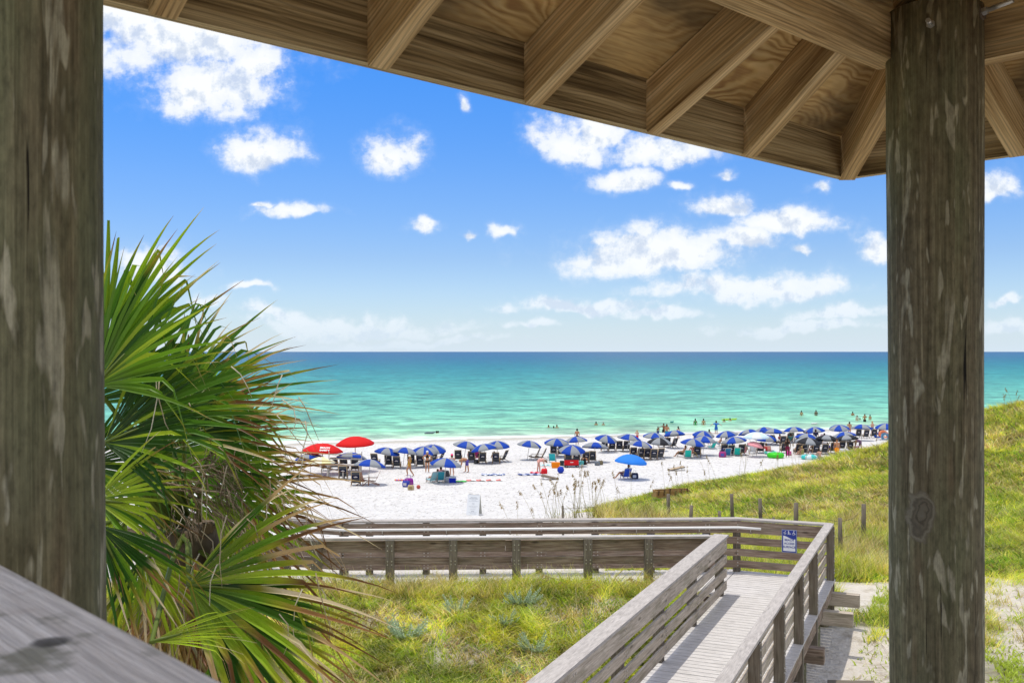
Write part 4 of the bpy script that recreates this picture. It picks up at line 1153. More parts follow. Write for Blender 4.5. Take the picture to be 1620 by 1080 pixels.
# folding wooden beach chair with canvas; it looks toward +Y (the sea)
def beach_chair(back, seat, pouch, logo=True, low=False, woody=True):
    root = empty('beach_chair'); W2 = .29; fm = M['chairwood'] if woody else M['steel']
    def bd(name, segs, mat, w=.045, h=.03):
        m = MB()
        for a, b in segs: m.board(a, b, w, h, (0, .3, 1) if abs(Vector(b)[0] - Vector(a)[0]) < .3 else (0, 1, .2))
        return m.build(name, mat, root)
    y0, z0, y1, z1 = -.12, .20, -.52, 1.02
    bd('back_frame', [((-W2, y0, z0), (-W2, y1, z1)), ((W2, y0, z0), (W2, y1, z1)), ((-W2 - .01, y1, z1), (W2 + .01, y1, z1))], M['chairtop'] if woody else fm)
    def sheet(name, y_a, z_a, y_b, z_b, wd, mat, off=0.0, th=.012, sag=.03):
        m = MB(); K = 4; A = []; B = []
        for i in range(K + 1):
            f = i / K; s_ = math.sin(math.pi * f) * sag
            y = y_a + (y_b - y_a) * f; z = z_a + (z_b - z_a) * f
            n = Vector((0, -(z_b - z_a), (y_b - y_a))).normalized() * (1 if True else -1)
            for L_, o_ in ((A, off), (B, off + th)):
                L_.append((m.vert(Vector((-wd, y, z)) + n * (o_ + s_)), m.vert(Vector((wd, y, z)) + n * (o_ + s_))))
        for i in range(K):
            m.face([A[i][0], A[i][1], A[i + 1][1], A[i + 1][0]]); m.face([B[i][0], B[i + 1][0], B[i + 1][1], B[i][1]])
            m.face([A[i][0], A[i + 1][0], B[i + 1][0], B[i][0]]); m.face([A[i][1], B[i][1], B[i + 1][1], A[i + 1][1]])
        m.face([A[0][0], B[0][0], B[0][1], A[0][1]]); m.face([A[K][0], A[K][1], B[K][1], B[K][0]])
        return m.build(name, mat, root)
    sheet('backrest', y0, z0 + .03, y1 + .01, z1 - .03, W2 - .02, cm(back), 0)
    sheet('seat', -.14, .19, .42, .32, W2 - .02, cm(seat), 0, .012, -.03)
    if pouch:
        p = sheet('pouch', y0 - .16, z0 + .34, y0 - .29, z0 + .60, W2 - .03, cm(pouch), .03, .02, .0)
        if logo:
            m = MB(); c = Vector((0, y0 - .225, z0 + .47)); n = Vector((0, -.895, -.445)); upv = Vector((0, -.445, .895))
            for (x0, zz0, x1, zz1, w) in ((-.14, -.02, -.05, .015, .03), (-.05, .015, .05, .02, .045), (.05, .02, .14, -.015, .03), (-.09, -.04, .1, -.038, .018)):
                a = c + Vector((x0, 0, 0)) + upv * zz0 + n * .066; b = c + Vector((x1, 0, 0)) + upv * zz1 + n * .066
                m.board(a, b, w, .004, n)
            e = m.build('emblem', M['white_ink'], p)
    bd('seat_frame', [((-W2, -.3, .16), (-W2, .46, .33)), ((W2, -.3, .16), (W2, .46, .33)), ((-W2, .46, .33), (W2, .46, .33))], fm)
    for sx in (-1, 1):
        bd('armrest', [((sx * (W2 + .04), -.30, .50), (sx * (W2 + .04), .28, .50))], M['chairtop'] if woody else fm, .07, .022)
        bd('leg', [((sx * (W2 + .02), .26, .49), (sx * (W2 + .02), .34, 0))], fm)
        bd('leg', [((sx * (W2 + .02), -.02, .30), (sx * (W2 + .02), -.58, 0))], fm)
    return root
protoC = beach_chair(CHAR, CHAR, NAVY)
tag(protoC, 'x', 'beach chair', 'dark canvas beach chairs under the umbrellas')
CH = [(545, 745, 0), (562, 745, 0), (543, 757, 5), (563, 767, 8), (594, 735, -4), (615, 738, 3), (628, 740, -3), (651, 736, 0), (665, 738, 4), (683, 733, 40), (694, 731, 65), (725, 729, 0), (746, 731, -5), (763, 733, 4),
      (785, 733, -10), (794, 730, 60), (845, 727, 75), (855, 727, 72), (876, 721, 0), (888, 721, 0), (899, 729, 0), (912, 731, -6), (926, 732, 5), (937, 731, -4), (956, 713, 0), (968, 713, 0), (980, 713, 0), (991, 713, 0),
      (1002, 724, 0), (1012, 726, 5), (1024, 726, -5), (1034, 727, 0), (1043, 726, 10), (1046, 707, 0), (1055, 707, 0), (1064, 708, 30), (1100, 703, 0), (1109, 704, 0), (1078, 722, 75), (1103, 722, -10), (1143, 705, 70), (1150, 706, 0),
      (1145, 719, 0), (1155, 720, 0), (1172, 719, 0), (1202, 716, 0), (1228, 703, -60), (1237, 704, 0), (1249, 700, 0), (1263, 700, 0), (1283, 704, 0), (1295, 705, 0), (1322, 696, 70), (1357, 692, 0), (1369, 693, 0), (1382, 692, -10),
      (1262, 718, 0), (1272, 719, 0), (1290, 719, 0), (1303, 718, 0), (1318, 716, 0), (1330, 714, 0), (1345, 714, -20), (530, 742, 0), (516, 744, 0), (1393, 690, 0), (1240, 716, 0)]
byU = {}
for c in CH:
    p = beach(c[0], c[1]); j = min(range(len(UPOS)), key=lambda k: (UPOS[k][0] - p).length); byU.setdefault(j, []).append((c, p))
first = True
for j, lst in sorted(byU.items()):
    lst.sort(key=lambda t_: t_[0][0]); n = len(lst)
    for i, (c, p) in enumerate(lst):
        o = protoC if first else copy_tree(protoC); first = False
        o.location = p; o.rotation_euler = (0, 0, R(c[2] + rnd.uniform(-6, 6)))
        pos = 'only' if n == 1 else ('left' if i == 0 else 'right') if n == 2 else ('leftmost' if i == 0 else 'rightmost' if i == n - 1 else ORD[i])
        o['label'] = '%s dark canvas beach chair at the %s from the left' % (pos, UPOS[j][1])
def schair(back, u, v, rz, label, seat=None, woody=False):
    o = beach_chair(back, seat or back, None, False, woody=woody); o.scale = (1, 1, 1) if woody else (.95, .85, .80); o.location = beach(u, v); o.rotation_euler = (0, 0, R(rz)); tag(o, label, 'beach chair')
schair((.03, .42, .48), 874, 731, -8, 'bright turquoise fabric chair left of the red wagon')
schair((.02, .45, .38), 1088, 725, -4, 'green fabric chair seen from behind beside the blue towel chair')
schair((.05, .22, .60), 1103, 719, 4, 'chair draped with a bright blue striped towel', woody=True)
schair((.03, .50, .45), 1126, 710, 40, 'small turquoise low chair near the standing woman in black bikini')
schair((.02, .48, .40), 1166, 721, -6, 'green fabric chair right of the floral one in the crowd')
schair((.03, .18, .35), 1150, 722, 6, 'dark teal patterned chair holding a round float')
schair((.70, .72, .78), 1190, 717, 0, 'white chair with navy stripes under the pink umbrella')
schair((.80, .35, .28), 1217, 718, -35, 'salmon pink chair beside the green ring')
schair((.10, .30, .28), 1250, 698, 0, 'dark green towel covered chair in the back row', woody=True)
schair((.55, .05, .25), 753, 727, 0, 'pink red patterned chair back between two seated people', woody=True)
schair((.03, .10, .55), 990, 757, 20, 'royal blue low chair under the light blue umbrella')
schair((.30, .55, .60), 683, 763, 45, 'white and teal striped low chair under the umbrella near the blue cooler')
schair((.05, .35, .45), 698, 762, 10, 'teal and white striped chair with pink towel beside the blue cooler')
schair((.85, .6, .7), 1303, 698, -20, 'pink patterned chair in the back row right of the crowd')
schair((.12, .12, .13), 710, 760, -30, 'grey folding chair between the teal chairs and the blue cooler')
# reddish slatted wooden deck chairs at the left
def slat_chair(u, v, rz, label):
    root = empty('deck_chair'); mt = cm(WOODR)
    m = MB()
    for i in range(5):
        x = -.2 + i * .1; m.board((x, -.12, .28), (x * 1.15, -.48, 1.0), .07, .018, (0, 1, .4))
    m.build('backrest', mt, root)
    m = MB()
    for i in range(5): m.board((-.24, -.1 + i * .1, .30 + i * .012), (.24, -.1 + i * .1, .30 + i * .012), .08, .018)
    m.build('seat', mt, root)
    for sx in (-1, 1):
        m = MB(); m.board((sx * .29, -.30, .55), (sx * .29, .36, .55), .09, .02); m.build('armrest', mt, root)
        for a, b in (((sx * .27, .32, .54), (sx * .27, .34, 0)), ((sx * .26, .36, .33), (sx * .26, -.45, 0))):
            m = MB(); m.board(a, b, .05, .03, (1, 0, 0)); m.build('leg', mt, root)
    root.location = beach(u, v); root.rotation_euler = (0, 0, R(rz)); tag(root, label, 'deck chair', 'reddish wooden deck chairs')
slat_chair(574, 767, -30, 'reddish wooden slat chair left of the umbrella pole')
slat_chair(591, 767, 95, 'reddish wooden slat chair turned sideways, right of the umbrella pole')
# rental stand: pale wooden bench and frame under the red umbrellas
root = empty('wooden_stand', beach(548, 757)); tag(root, 'pale wooden stand with a long top board beneath the red umbrellas', 'stand')
m = MB(); m.board((-1.5, 0, 1.05), (1.2, 0, 1.05), .75, .06); m.build('top_board', M['cap'], root)
for x in (-1.35, -.2, 1.05):
    for y in (-.3, .3):
        m = MB(); m.board((x, y, 0), (x, y, 1.02), .09, .09, (0, 1, 0)); m.build('leg', M['cap'], root)
for z, y in ((1.45, .3), (1.8, .3)):
    m = MB(); m.board((-1.35, y, z), (1.1, y, z), .03, .07); m.build('cross_bar', M['cap'], root)
for x in (-1.35, 1.1):
    m = MB(); m.board((x, .3, 1.05), (x, .3, 2.0), .06, .06, (0, 1, 0)); m.build('upright', M['cap'], root)

# coolers, toys, towels
def cooler(u, v, dims, c, lid, rz, label, name='cooler'):
    root = empty(name, beach(u, v), R(rz)); w, d, h = dims; tag(root, label, 'cooler')
    m = MB(); b = [(-w / 2, -d / 2), (w / 2, -d / 2), (w / 2, d / 2), (-w / 2, d / 2)]
    lo = [m.vert((x * .92, y * .92, 0)) for x, y in b]; hi = [m.vert((x, y, h * .8)) for x, y in b]
    m.face(list(reversed(lo))); m.face(hi)
    for k in range(4): m.face([lo[k], lo[(k + 1) % 4], hi[(k + 1) % 4], hi[k]])
    m.build('body', cm(c), root)
    m = MB(); m.box((0, 0, h * .9 + .002), (w * 1.04, d * 1.04, h * .19)); m.box((0, 0, h * 1.0), (w * .8, d * .8, .03)); m.build('lid', cm(lid), root)
    for sx in (-1, 1):
        m = MB(); m.tube([(sx * w / 2, -.08, h * .6), (sx * (w / 2 + .04), -.08, h * .55), (sx * (w / 2 + .04), .08, h * .55), (sx * w / 2, .08, h * .6)], .01, 5); m.build('handle', cm(lid), root)
cooler(879, 740, (.66, .4, .46), (.80, .22, .01), (.85, .26, .02), 3, 'bright orange cooler left of the red wagon')
cooler(889, 736, (.34, .3, .40), (.05, .07, .08), (.06, .08, .09), 0, 'small dark cooler between orange cooler and red wagon')
cooler(919, 735, (.46, .4, .34), (.12, .50, .52), (.16, .55, .56), 0, 'teal cooler right of the red wagon')
cooler(716, 763, (.50, .36, .44), (.008, .03, .45), (.55, .62, .70), 2, 'royal blue cooler with pale lid under the umbrella near bathers')
cooler(708, 762, (.28, .3, .36), (.55, .60, .64), (.6, .64, .68), 0, 'pale grey cooler left of the royal blue cooler')
cooler(1333, 720, (.85, .5, .62), (.62, .63, .64), (.7, .71, .72), 2, 'large white cooler beside the man in orange trunks')
cooler(1221, 694, (.5, .4, .42), (.62, .05, .04), (.7, .08, .06), 0, 'red cooler in the back row by the leaning chair')
def bag(u, v, c, c2, label, s=1.0, cat='bag'):
    root = empty('beach_bag', beach(u, v), R(rnd.uniform(-20, 20))); tag(root, label, cat)
    m = MB(); K = 10; rings = []
    for z, w, d in ((0, .20, .11), (.1, .23, .14), (.25, .22, .12), (.36, .18, .07)):
        rings.append([m.vert((w * math.cos(6.283 * k / K) * s, d * math.sin(6.283 * k / K) * s, z * s)) for k in range(K)])
    for a, b in zip(rings, rings[1:]):
        for k in range(K): m.face([a[k], a[(k + 1) % K], b[(k + 1) % K], b[k]], None, 0, True)
    m.face(list(reversed(rings[0]))); m.face(rings[-1]); m.build('body', cm(c), root)
    m = MB(); m.tube([(-.1 * s, 0, .34 * s), (-.07 * s, 0, .5 * s), (.07 * s, 0, .5 * s), (.1 * s, 0, .34 * s)], .012 * s, 5); m.build('handle', cm(c2), root)
    m = MB(); m.box((0, -.135 * s, .17 * s), (.2 * s, .03 * s, .16 * s)); m.build('front_pocket', cm(c2), root)
bag(1004, 757, (.02, .03, .08), (.5, .55, .65), 'navy backpack with pale pocket right of the light blue umbrella pole', 1.25, 'backpack')
bag(861, 749, (.70, .03, .04), (.6, .02, .03), 'bright red bag in front of the bending woman', 1.15)
bag(945, 736, (.15, .18, .22), (.2, .2, .2), 'grey bag on the sand right of the wagon group', 1.0)
bag(950, 735, (.16, .13, .08), (.2, .17, .1), 'brown bag on the sand, rightmost of the wagon group', 1.0)
bag(647, 768, (.25, .03, .28), (.10, .10, .45), 'purple and blue heap of beach bags with pink top', 1.5)
bag(642, 770, (.04, .06, .35), (.5, .5, .55), 'blue striped bag leaning on the purple heap', 1.2)
bag(650, 775, (.45, .36, .2), (.3, .22, .1), 'straw bag in front of the purple heap', 1.0)
bag(1248, 720, (.70, .05, .35), (.8, .2, .5), 'hot pink bag beside the woman in black', 1.1)
bag(753, 733, (.03, .03, .03), (.1, .1, .1), 'black bag on the sand between two chairs', .9)
bag(1143, 723, (.35, .05, .2), (.1, .1, .4), 'pink and navy bag at the left end of the crowd', 1.5)
bag(1355, 712, (.30, .12, .22), (.1, .1, .15), 'dark pink bag beside the bending person at the right', 1.2)
# red folding wagon
root = empty('beach_wagon', beach(904, 739), R(2)); tag(root, 'red folding wagon with four wheels and a small white mark', 'wagon')
m = MB(); m.box((0, 0, .42), (1.15, .55, .46)); m.build('body', cm((.60, .015, .02)), root)
m = MB(); m.box((0, 0, .66), (1.2, .6, .03)); m.box((0, 0, .185), (1.2, .6, .03)); m.build('rim', cm((.06, .06, .06)), root)
m = MB(); m.box((0, -.2835, .45), (.26, .01, .05)); m.build('mark', M['white_ink'], root)
for x in (-.45, .45):
    for y in (-.3, .3):
        m = MB(); m.tube([(x, y - .04, .11), (x, y + .04, .11)], .115, 14, sm=False); w_ = m.build('wheel', cm((.04, .04, .04)), root)
        m = MB(); m.tube([(x, y - .045, .11), (x, y + .045, .11)], .05, 10, sm=False); m.build('hub', cm((.35, .35, .35)), w_)
m = MB(); m.tube([(.6, 0, .25), (.85, 0, .5), (.9, 0, .85)], .015, 6); m.tube([(.9, -.1, .85), (.9, .1, .85)], .018, 6); m.build('handle', cm((.04, .04, .04)), root)
def towel(u, v, w, d, cols, rz, label, stripes=6):
    root = beach(u, v); m = MB(); nx, ny = stripes * 2, 6; g = []
    for j in range(ny + 1):
        row = []
        for i in range(nx + 1):
            x = (i / nx - .5) * w; y = (j / ny - .5) * d; row.append(m.vert((x + .04 * math.sin(j * 1.9), y + .03 * math.sin(i * 2.3), .05 + .03 * math.sin(i * 1.7 + j) + .02 * rnd.random())))
        g.append(row)
    for j in range(ny):
        for i in range(nx): m.face([g[j][i], g[j][i + 1], g[j + 1][i + 1], g[j + 1][i]], None, (i // 2 + (j // 2 if len(cols) > 2 else 0)) % len(cols), True)
    o = m.build('beach_towel', [cm(c) for c in cols]); o.location = root; o.rotation_euler = (0, 0, R(rz)); tag(o, label, 'towel')
towel(838, 751, 1.7, .9, [(.08, .12, .30), (.45, .48, .6)], 8, 'blue towel lying left of the bending woman')
towel(851, 748, 1.2, .8, [(.65, .04, .07), (.75, .3, .35)], -5, 'red towel spread under the bending woman')
towel(780, 751, 1.8, 1.0, [(.06, .10, .28), (.75, .78, .82), (.3, .35, .5)], 0, 'navy and white patterned towel lying alone on the sand', 8)
towel(765, 760, 3.2, .7, [(.75, .74, .72), (.65, .20, .18)], 2, 'long white towel with red pattern right of the royal blue cooler', 9)
towel(728, 762, .9, .6, [(.10, .55, .12), (.06, .42, .08)], 0, 'bright green towel beside the royal blue cooler')
towel(862, 736, 1.2, .6, [(.35, .72, .76), (.6, .8, .8)], 0, 'pale turquoise towel beside the orange cooler')
towel(632, 760, .7, .5, [(.85, .25, .03), (.35, .04, .35)], 0, 'orange and purple toys wrapped in a towel left of the purple heap')
towel(1240, 712, .5, .3, [(.7, .05, .2), (.8, .2, .3)], 0, 'small pink red towel above the green ring')
def ball(u, v, r, c, label):
    m = MB(); K = 10; prof = [(r * math.sin(math.pi * (k + .02) / (K + .04)), -r * math.cos(math.pi * (k + .02) / (K + .04))) for k in range(K + 1)]
    m.disc_stack((0, 0, r), prof, 14); o = m.build('beach_ball', [cm(c)]); o.location = beach(u, v); tag(o, label, 'ball')
ball(887, 748, .27, (.02, .05, .42), 'dark blue ball on open sand below the orange cooler')
ball(662, 773, .14, (.45, .10, .08), 'small brownish red ball right of the purple heap')
def ring(u, v, R0_, r, c, label, tx=0, z=.0, c2=None):
    m = MB(); N_, K = 24, 10; g = [[m.vert(((R0_ + r * math.cos(6.283 * k / K)) * math.cos(6.283 * i / N_), (R0_ + r * math.cos(6.283 * k / K)) * math.sin(6.283 * i / N_), r + r * math.sin(6.283 * k / K))) for k in range(K)] for i in range(N_)]
    for i in range(N_):
        for k in range(K): m.face([g[i][k], g[i][(k + 1) % K], g[(i + 1) % N_][(k + 1) % K], g[(i + 1) % N_][k]], None, (i // 3) % 2 if c2 else 0, True)
    o = m.build('swim_ring', [cm(c, .35), cm(c2 or c, .35)]); p = beach(u, v); o.location = (p.x, p.y, p.z + z); o.rotation_euler = (tx, 0, 0); tag(o, label, 'swim ring')
ring(1227, 724, .52, .24, (.06, .62, .03), 'bright green inflatable ring on the sand in front of the crowd')
ring(1280, 726, .52, .2, (.05, .52, .50), 'teal and white patterned inflatable ring beside the seated shirtless man', c2=(.6, .75, .75))
ring(1219, 718, .45, .16, (.12, .55, .45), 'teal and white inflatable behind the green ring', c2=(.65, .8, .78))
ring(1152, 715, .30, .12, (.25, .60, .80), 'pale blue round float propped up on the teal chair', 1.4, .35)
ring(1397, 692, .42, .16, (.65, .20, .10), 'orange red round float leaning at the right end of the row', 1.1, .25)
ring(1400, 694, .36, .14, (.20, .45, .65), 'light blue round float in front of the orange red one', 1.2, .2)
ring(1388, 692, .30, .14, (.03, .10, .45), 'dark blue float left of the orange red one', .9, .15)
# cornhole boards
def cornhole(u, v, rz, c, label):
    root = empty('cornhole_board', beach(u, v), R(rz)); tag(root, label, 'game board', 'two cornhole boards on the open sand')
    m = MB(); N_ = 16; w, L = .31, .61
    hole = [(.076 * math.cos(6.283 * k / N_), .36 + .076 * math.sin(6.283 * k / N_)) for k in range(N_)]
    z = lambda y: .10 + (y + L) / (2 * L) * .24
    outer = []
    for k in range(N_):
        a = 6.283 * k / N_; ca, sa = math.cos(a), math.sin(a); s_ = min(w / abs(ca) if abs(ca) > 1e-6 else 9, (L - .36) / sa if sa > 1e-6 else ((L + .36) / -sa if sa < -1e-6 else 9)); outer.append((ca * s_, .36 + sa * s_))
    hi = [m.vert((x, y, z(y))) for x, y in hole]; ho = [m.vert((x, y, z(y))) for x, y in outer]
    for k in range(N_): m.face([hi[k], ho[k], ho[(k + 1) % N_], hi[(k + 1) % N_]])
    m.build('playing_face', c, root)
    m = MB()
    for sx in (-1, 1): m.board((sx * w, -L, .06), (sx * w, L, .30), .02, .09)
    m.board((-w, -L, .06), (w, -L, .06), .02, .09); m.board((-w, L, .30), (w, L, .30), .02, .09); m.build('side_frame', M['rail_post'], root)
    for sx in (-1, 1):
        m = MB(); m.board((sx * (w - .04), L - .08, .28), (sx * (w - .04), L - .05, 0), .04, .03, (1, 0, 0)); m.build('leg', M['rail_post'], root)
cornhole(870, 758, 78, M['board'], 'grey weathered cornhole board sloping down to the right above the sea oats')
cornhole(1070, 744, -82, M['chairtop'], 'tan cornhole board sloping left on the sand before the dune')
# A frame notice
root = empty('notice_board', beach(750, 821), R(-14)); tag(root, 'white A frame notice board with grey lines of print behind the railing', 'sign')
m = MB(); m.board((0, -.30, .03), (0, -.02, 1.12), .70, .02, (0, -1, .25)); m.build('front_panel', M['sign_white'], root)
m = MB(); m.board((0, .34, .03), (0, .02, 1.12), .70, .02, (0, 1, .25)); m.build('rear_panel', cm((.55, .54, .47)), root)
m = MB(); m.tube([(-.28, -.02, 1.12), (.28, -.02, 1.12)], .02, 6); m.build('hinge', M['steel'], root)
for i, (s_, sz, dk) in enumerate([('BEACH RULES', .085, 1), ('AND SAFETY NOTICE', .07, 1), ('PUBLIC ACCESS', .05, 0), ('- - - - - - -  - - - - - -', .05, 0), ('NO GLASS', .05, 0), ('- - - - - - - - - - - -', .05, 0), ('CALL 911', .07, 1), ('- - - - - - - - - - - - - -', .04, 0)][:0]): pass
txm = cm((.20, .22, .28))
for i, z in enumerate((.96, .90, .84, .77, .66, .60, .50, .44, .34, .25, .19, .12)):
    m = MB(); wd = (.34, .46, .2, .52, .12, .14, .5, .38, .3, .16, .42, .30)[i]; hgt = .022 if i in (0, 1, 9) else .010
    f = (z - .03) / 1.09; y = -.30 + .28 * f - .0125
    x = -wd / 2
    while x < wd / 2:
        ww = rnd.uniform(.02, .06); m.box((x + ww / 2, y, z), (ww, .003, hgt)); x += ww + .014
    m.build('print_line', txm, root)
# low timber box half buried in the dune
p = px3(1062, 776, 44); z = float(terrain(p.x, p.y))
root = empty('timber_box', (p.x, p.y, z), R(8)); tag(root, 'low brown timber box half buried at the edge of the dune grass', 'timber box')
m = MB(); top = -(776 - 556) / F * 44 - z
for y in (-.3, .3): m.board((-.75, y, top * .6), (.75, y, top * .7), .05, .30)
m.board((-.75, -.3, top * .6), (-.75, .3, top * .6), .05, .30); m.board((.75, -.3, top * .7), (.75, .3, top * .7), .05, .30)
m.build('side_boards', cm((.36, .21, .08)), root)
for i in range(6):
    m = MB(); m.board((-.7 + i * .26, -.33, top * .5), (-.7 + i * .26 + .03, -.33, top * .75 + .12 + .05 * (i % 3)), .06, .05, (0, 1, 0)); m.build('stake', cm((.12, .07, .04)), root)
# lighter posts on the beach seen through the palm
# ------------------------------------------------------------------ people
def base_joints():
    J = dict(pel=(0, 0, .93), wst=(0, .01, 1.08), che=(0, 0, 1.30), nec=(0, -.01, 1.46), hed=(0, .015, 1.575), top=(0, .01, 1.68), nos=(0, .105, 1.565))
    for s, k in ((-1, 'l'), (1, 'r')):
        J.update({'sh' + k: (s * .175, -.01, 1.39), 'el' + k: (s * .235, -.03, 1.12), 'wr' + k: (s * .25, .04, .87), 'ha' + k: (s * .25, .06, .79), 'fi' + k: (s * .245, .07, .71), 'th' + k: (s * .21, .11, .78),
                  'hi' + k: (s * .095, 0, .89), 'kn' + k: (s * .105, .015, .49), 'an' + k: (s * .11, -.03, .08), 'to' + k: (s * .13, .13, .03)})
    return J
RAD = dict(pel=.135, wst=.115, che=.145, nec=.055, hed=.092, top=.062, nos=.012, sh=.062, el=.042, wr=.028, ha=.030, fi=.012, th=.010, hi=.095, kn=.058, an=.036, to=.026)
BON = [('pel', 'wst'), ('wst', 'che'), ('che', 'nec'), ('nec', 'hed'), ('hed', 'top'), ('hed', 'nos')]
for k in 'lr':
    BON += [('che', 'sh' + k), ('sh' + k, 'el' + k), ('el' + k, 'wr' + k), ('wr' + k, 'ha' + k), ('ha' + k, 'fi' + k), ('ha' + k, 'th' + k), ('pel', 'hi' + k), ('hi' + k, 'kn' + k), ('kn' + k, 'an' + k), ('an' + k, 'to' + k)]
POSES = {}
def pose(name, **kw):
    J = base_joints(); J.update(kw); POSES[name] = J
def up(J, names, d):
    for n in names: J[n] = tuple(a + b for a, b in zip(J[n], d))
pose('stand')
pose('akimbo', ell=(-.36, -.06, 1.16), wrl=(-.17, .06, 1.02), hal=(-.12, .10, .99), fil=(-.06, .12, .98), thl=(-.13, .13, 1.03), elr=(.34, -.06, 1.14), wrr=(.30, .10, .92), har=(.30, .13, .85), fir=(.30, .15, .78), thr=(.27, .17, .86))
pose('walk', knl=(-.10, .20, .52), anl=(-.10, .12, .12), tol=(-.10, .27, .10), knr=(.10, -.05, .48), anr=(.10, -.32, .12), tor=(.11, -.20, .03), ell=(-.23, -.14, 1.13), wrl=(-.24, -.16, .88), elr=(.24, .08, 1.13), wrr=(.24, .24, .94), har=(.24, .30, .89), fir=(.24, .36, .84), thr=(.2, .32, .91), hal=(-.24, -.16, .80), fil=(-.24, -.15, .72), thl=(-.2, -.11, .80))
pose('bend', wst=(0, .10, 1.05), che=(0, .34, 1.06), nec=(0, .50, 1.02), hed=(0, .61, .96), top=(0, .69, .90), nos=(0, .62, .86), shl=(-.17, .42, 1.02), shr=(.17, .42, 1.02), ell=(-.18, .44, .74), elr=(.18, .46, .74), wrl=(-.14, .50, .50), wrr=(.14, .54, .50),
     hal=(-.13, .52, .43), har=(.13, .56, .43), fil=(-.12, .54, .35), fir=(.12, .58, .35), thl=(-.10, .57, .44), thr=(.10, .60, .44), anl=(-.13, -.12, .08), anr=(.16, .12, .08), tol=(-.13, .04, .03), tor=(.16, .28, .03), knl=(-.12, -.06, .49), knr=(.13, .10, .49))
pose('sit', pel=(0, 0, .34), wst=(0, -.08, .46), che=(0, -.20, .68), nec=(0, -.26, .83), hed=(0, -.25, .95), top=(0, -.27, 1.05), nos=(0, -.16, .94), shl=(-.175, -.22, .77), shr=(.175, -.22, .77), ell=(-.28, -.10, .54), elr=(.28, -.10, .54), wrl=(-.27, .13, .53), wrr=(.27, .13, .53),
     hal=(-.26, .20, .53), har=(.26, .20, .53), fil=(-.25, .28, .52), fir=(.25, .28, .52), thl=(-.21, .22, .55), thr=(.21, .22, .55), hil=(-.10, .02, .32), hir=(.10, .02, .32), knl=(-.13, .42, .46), knr=(.13, .42, .46), anl=(-.13, .68, .09), anr=(.14, .72, .09), tol=(-.14, .82, .05), tor=(.15, .86, .05))
pose('ground', pel=(0, 0, .13), wst=(0, .0, .27), che=(0, .06, .48), nec=(0, .10, .63), hed=(0, .14, .74), top=(0, .15, .84), nos=(0, .23, .73), shl=(-.175, .07, .57), shr=(.175, .07, .57), ell=(-.25, .20, .38), elr=(.25, .20, .38), wrl=(-.18, .40, .38), wrr=(.18, .40, .38),
     hal=(-.15, .46, .38), har=(.15, .46, .38), fil=(-.12, .53, .37), fir=(.12, .53, .37), thl=(-.10, .45, .41), thr=(.10, .45, .41), hil=(-.10, .03, .12), hir=(.10, .03, .12), knl=(-.18, .40, .30), knr=(.2, .44, .14), anl=(-.14, .62, .07), anr=(.14, .86, .07), tol=(-.15, .76, .05), tor=(.16, .92, .16))
pose('armsout', ell=(-.44, -.02, 1.30), wrl=(-.62, .06, 1.16), hal=(-.69, .08, 1.12), fil=(-.76, .10, 1.08), thl=(-.67, .14, 1.15), elr=(.44, -.02, 1.30), wrr=(.62, .06, 1.16), har=(.69, .08, 1.12), fir=(.76, .10, 1.08), thr=(.67, .14, 1.15))
pose('handsup', ell=(-.26, .14, 1.20), wrl=(-.14, .18, 1.42), hal=(-.11, .16, 1.50), fil=(-.08, .13, 1.57), thl=(-.07, .17, 1.49), elr=(.30, .05, 1.14), wrr=(.26, .22, 1.02), har=(.22, .28, .99), fir=(.18, .34, .97), thr=(.2, .30, 1.04))
def build_pose(name):
    J = POSES[name]; names = list(J); idx = {n: i for i, n in enumerate(names)}
    me = bpy.data.meshes.new('skeleton'); me.from_pydata([J[n] for n in names], [(idx[a], idx[b]) for a, b in BON], [])
    ob = bpy.data.objects.new('skeleton', me); COL.objects.link(ob)
    md = ob.modifiers.new('s', 'SKIN'); md.use_smooth_shade = True; md.branch_smoothing = .6
    sv = me.skin_vertices[0].data if me.skin_vertices else None
    if sv is None:
        me.attributes  # skin layer is made by the modifier in the editor only
    return ob, J, names, idx
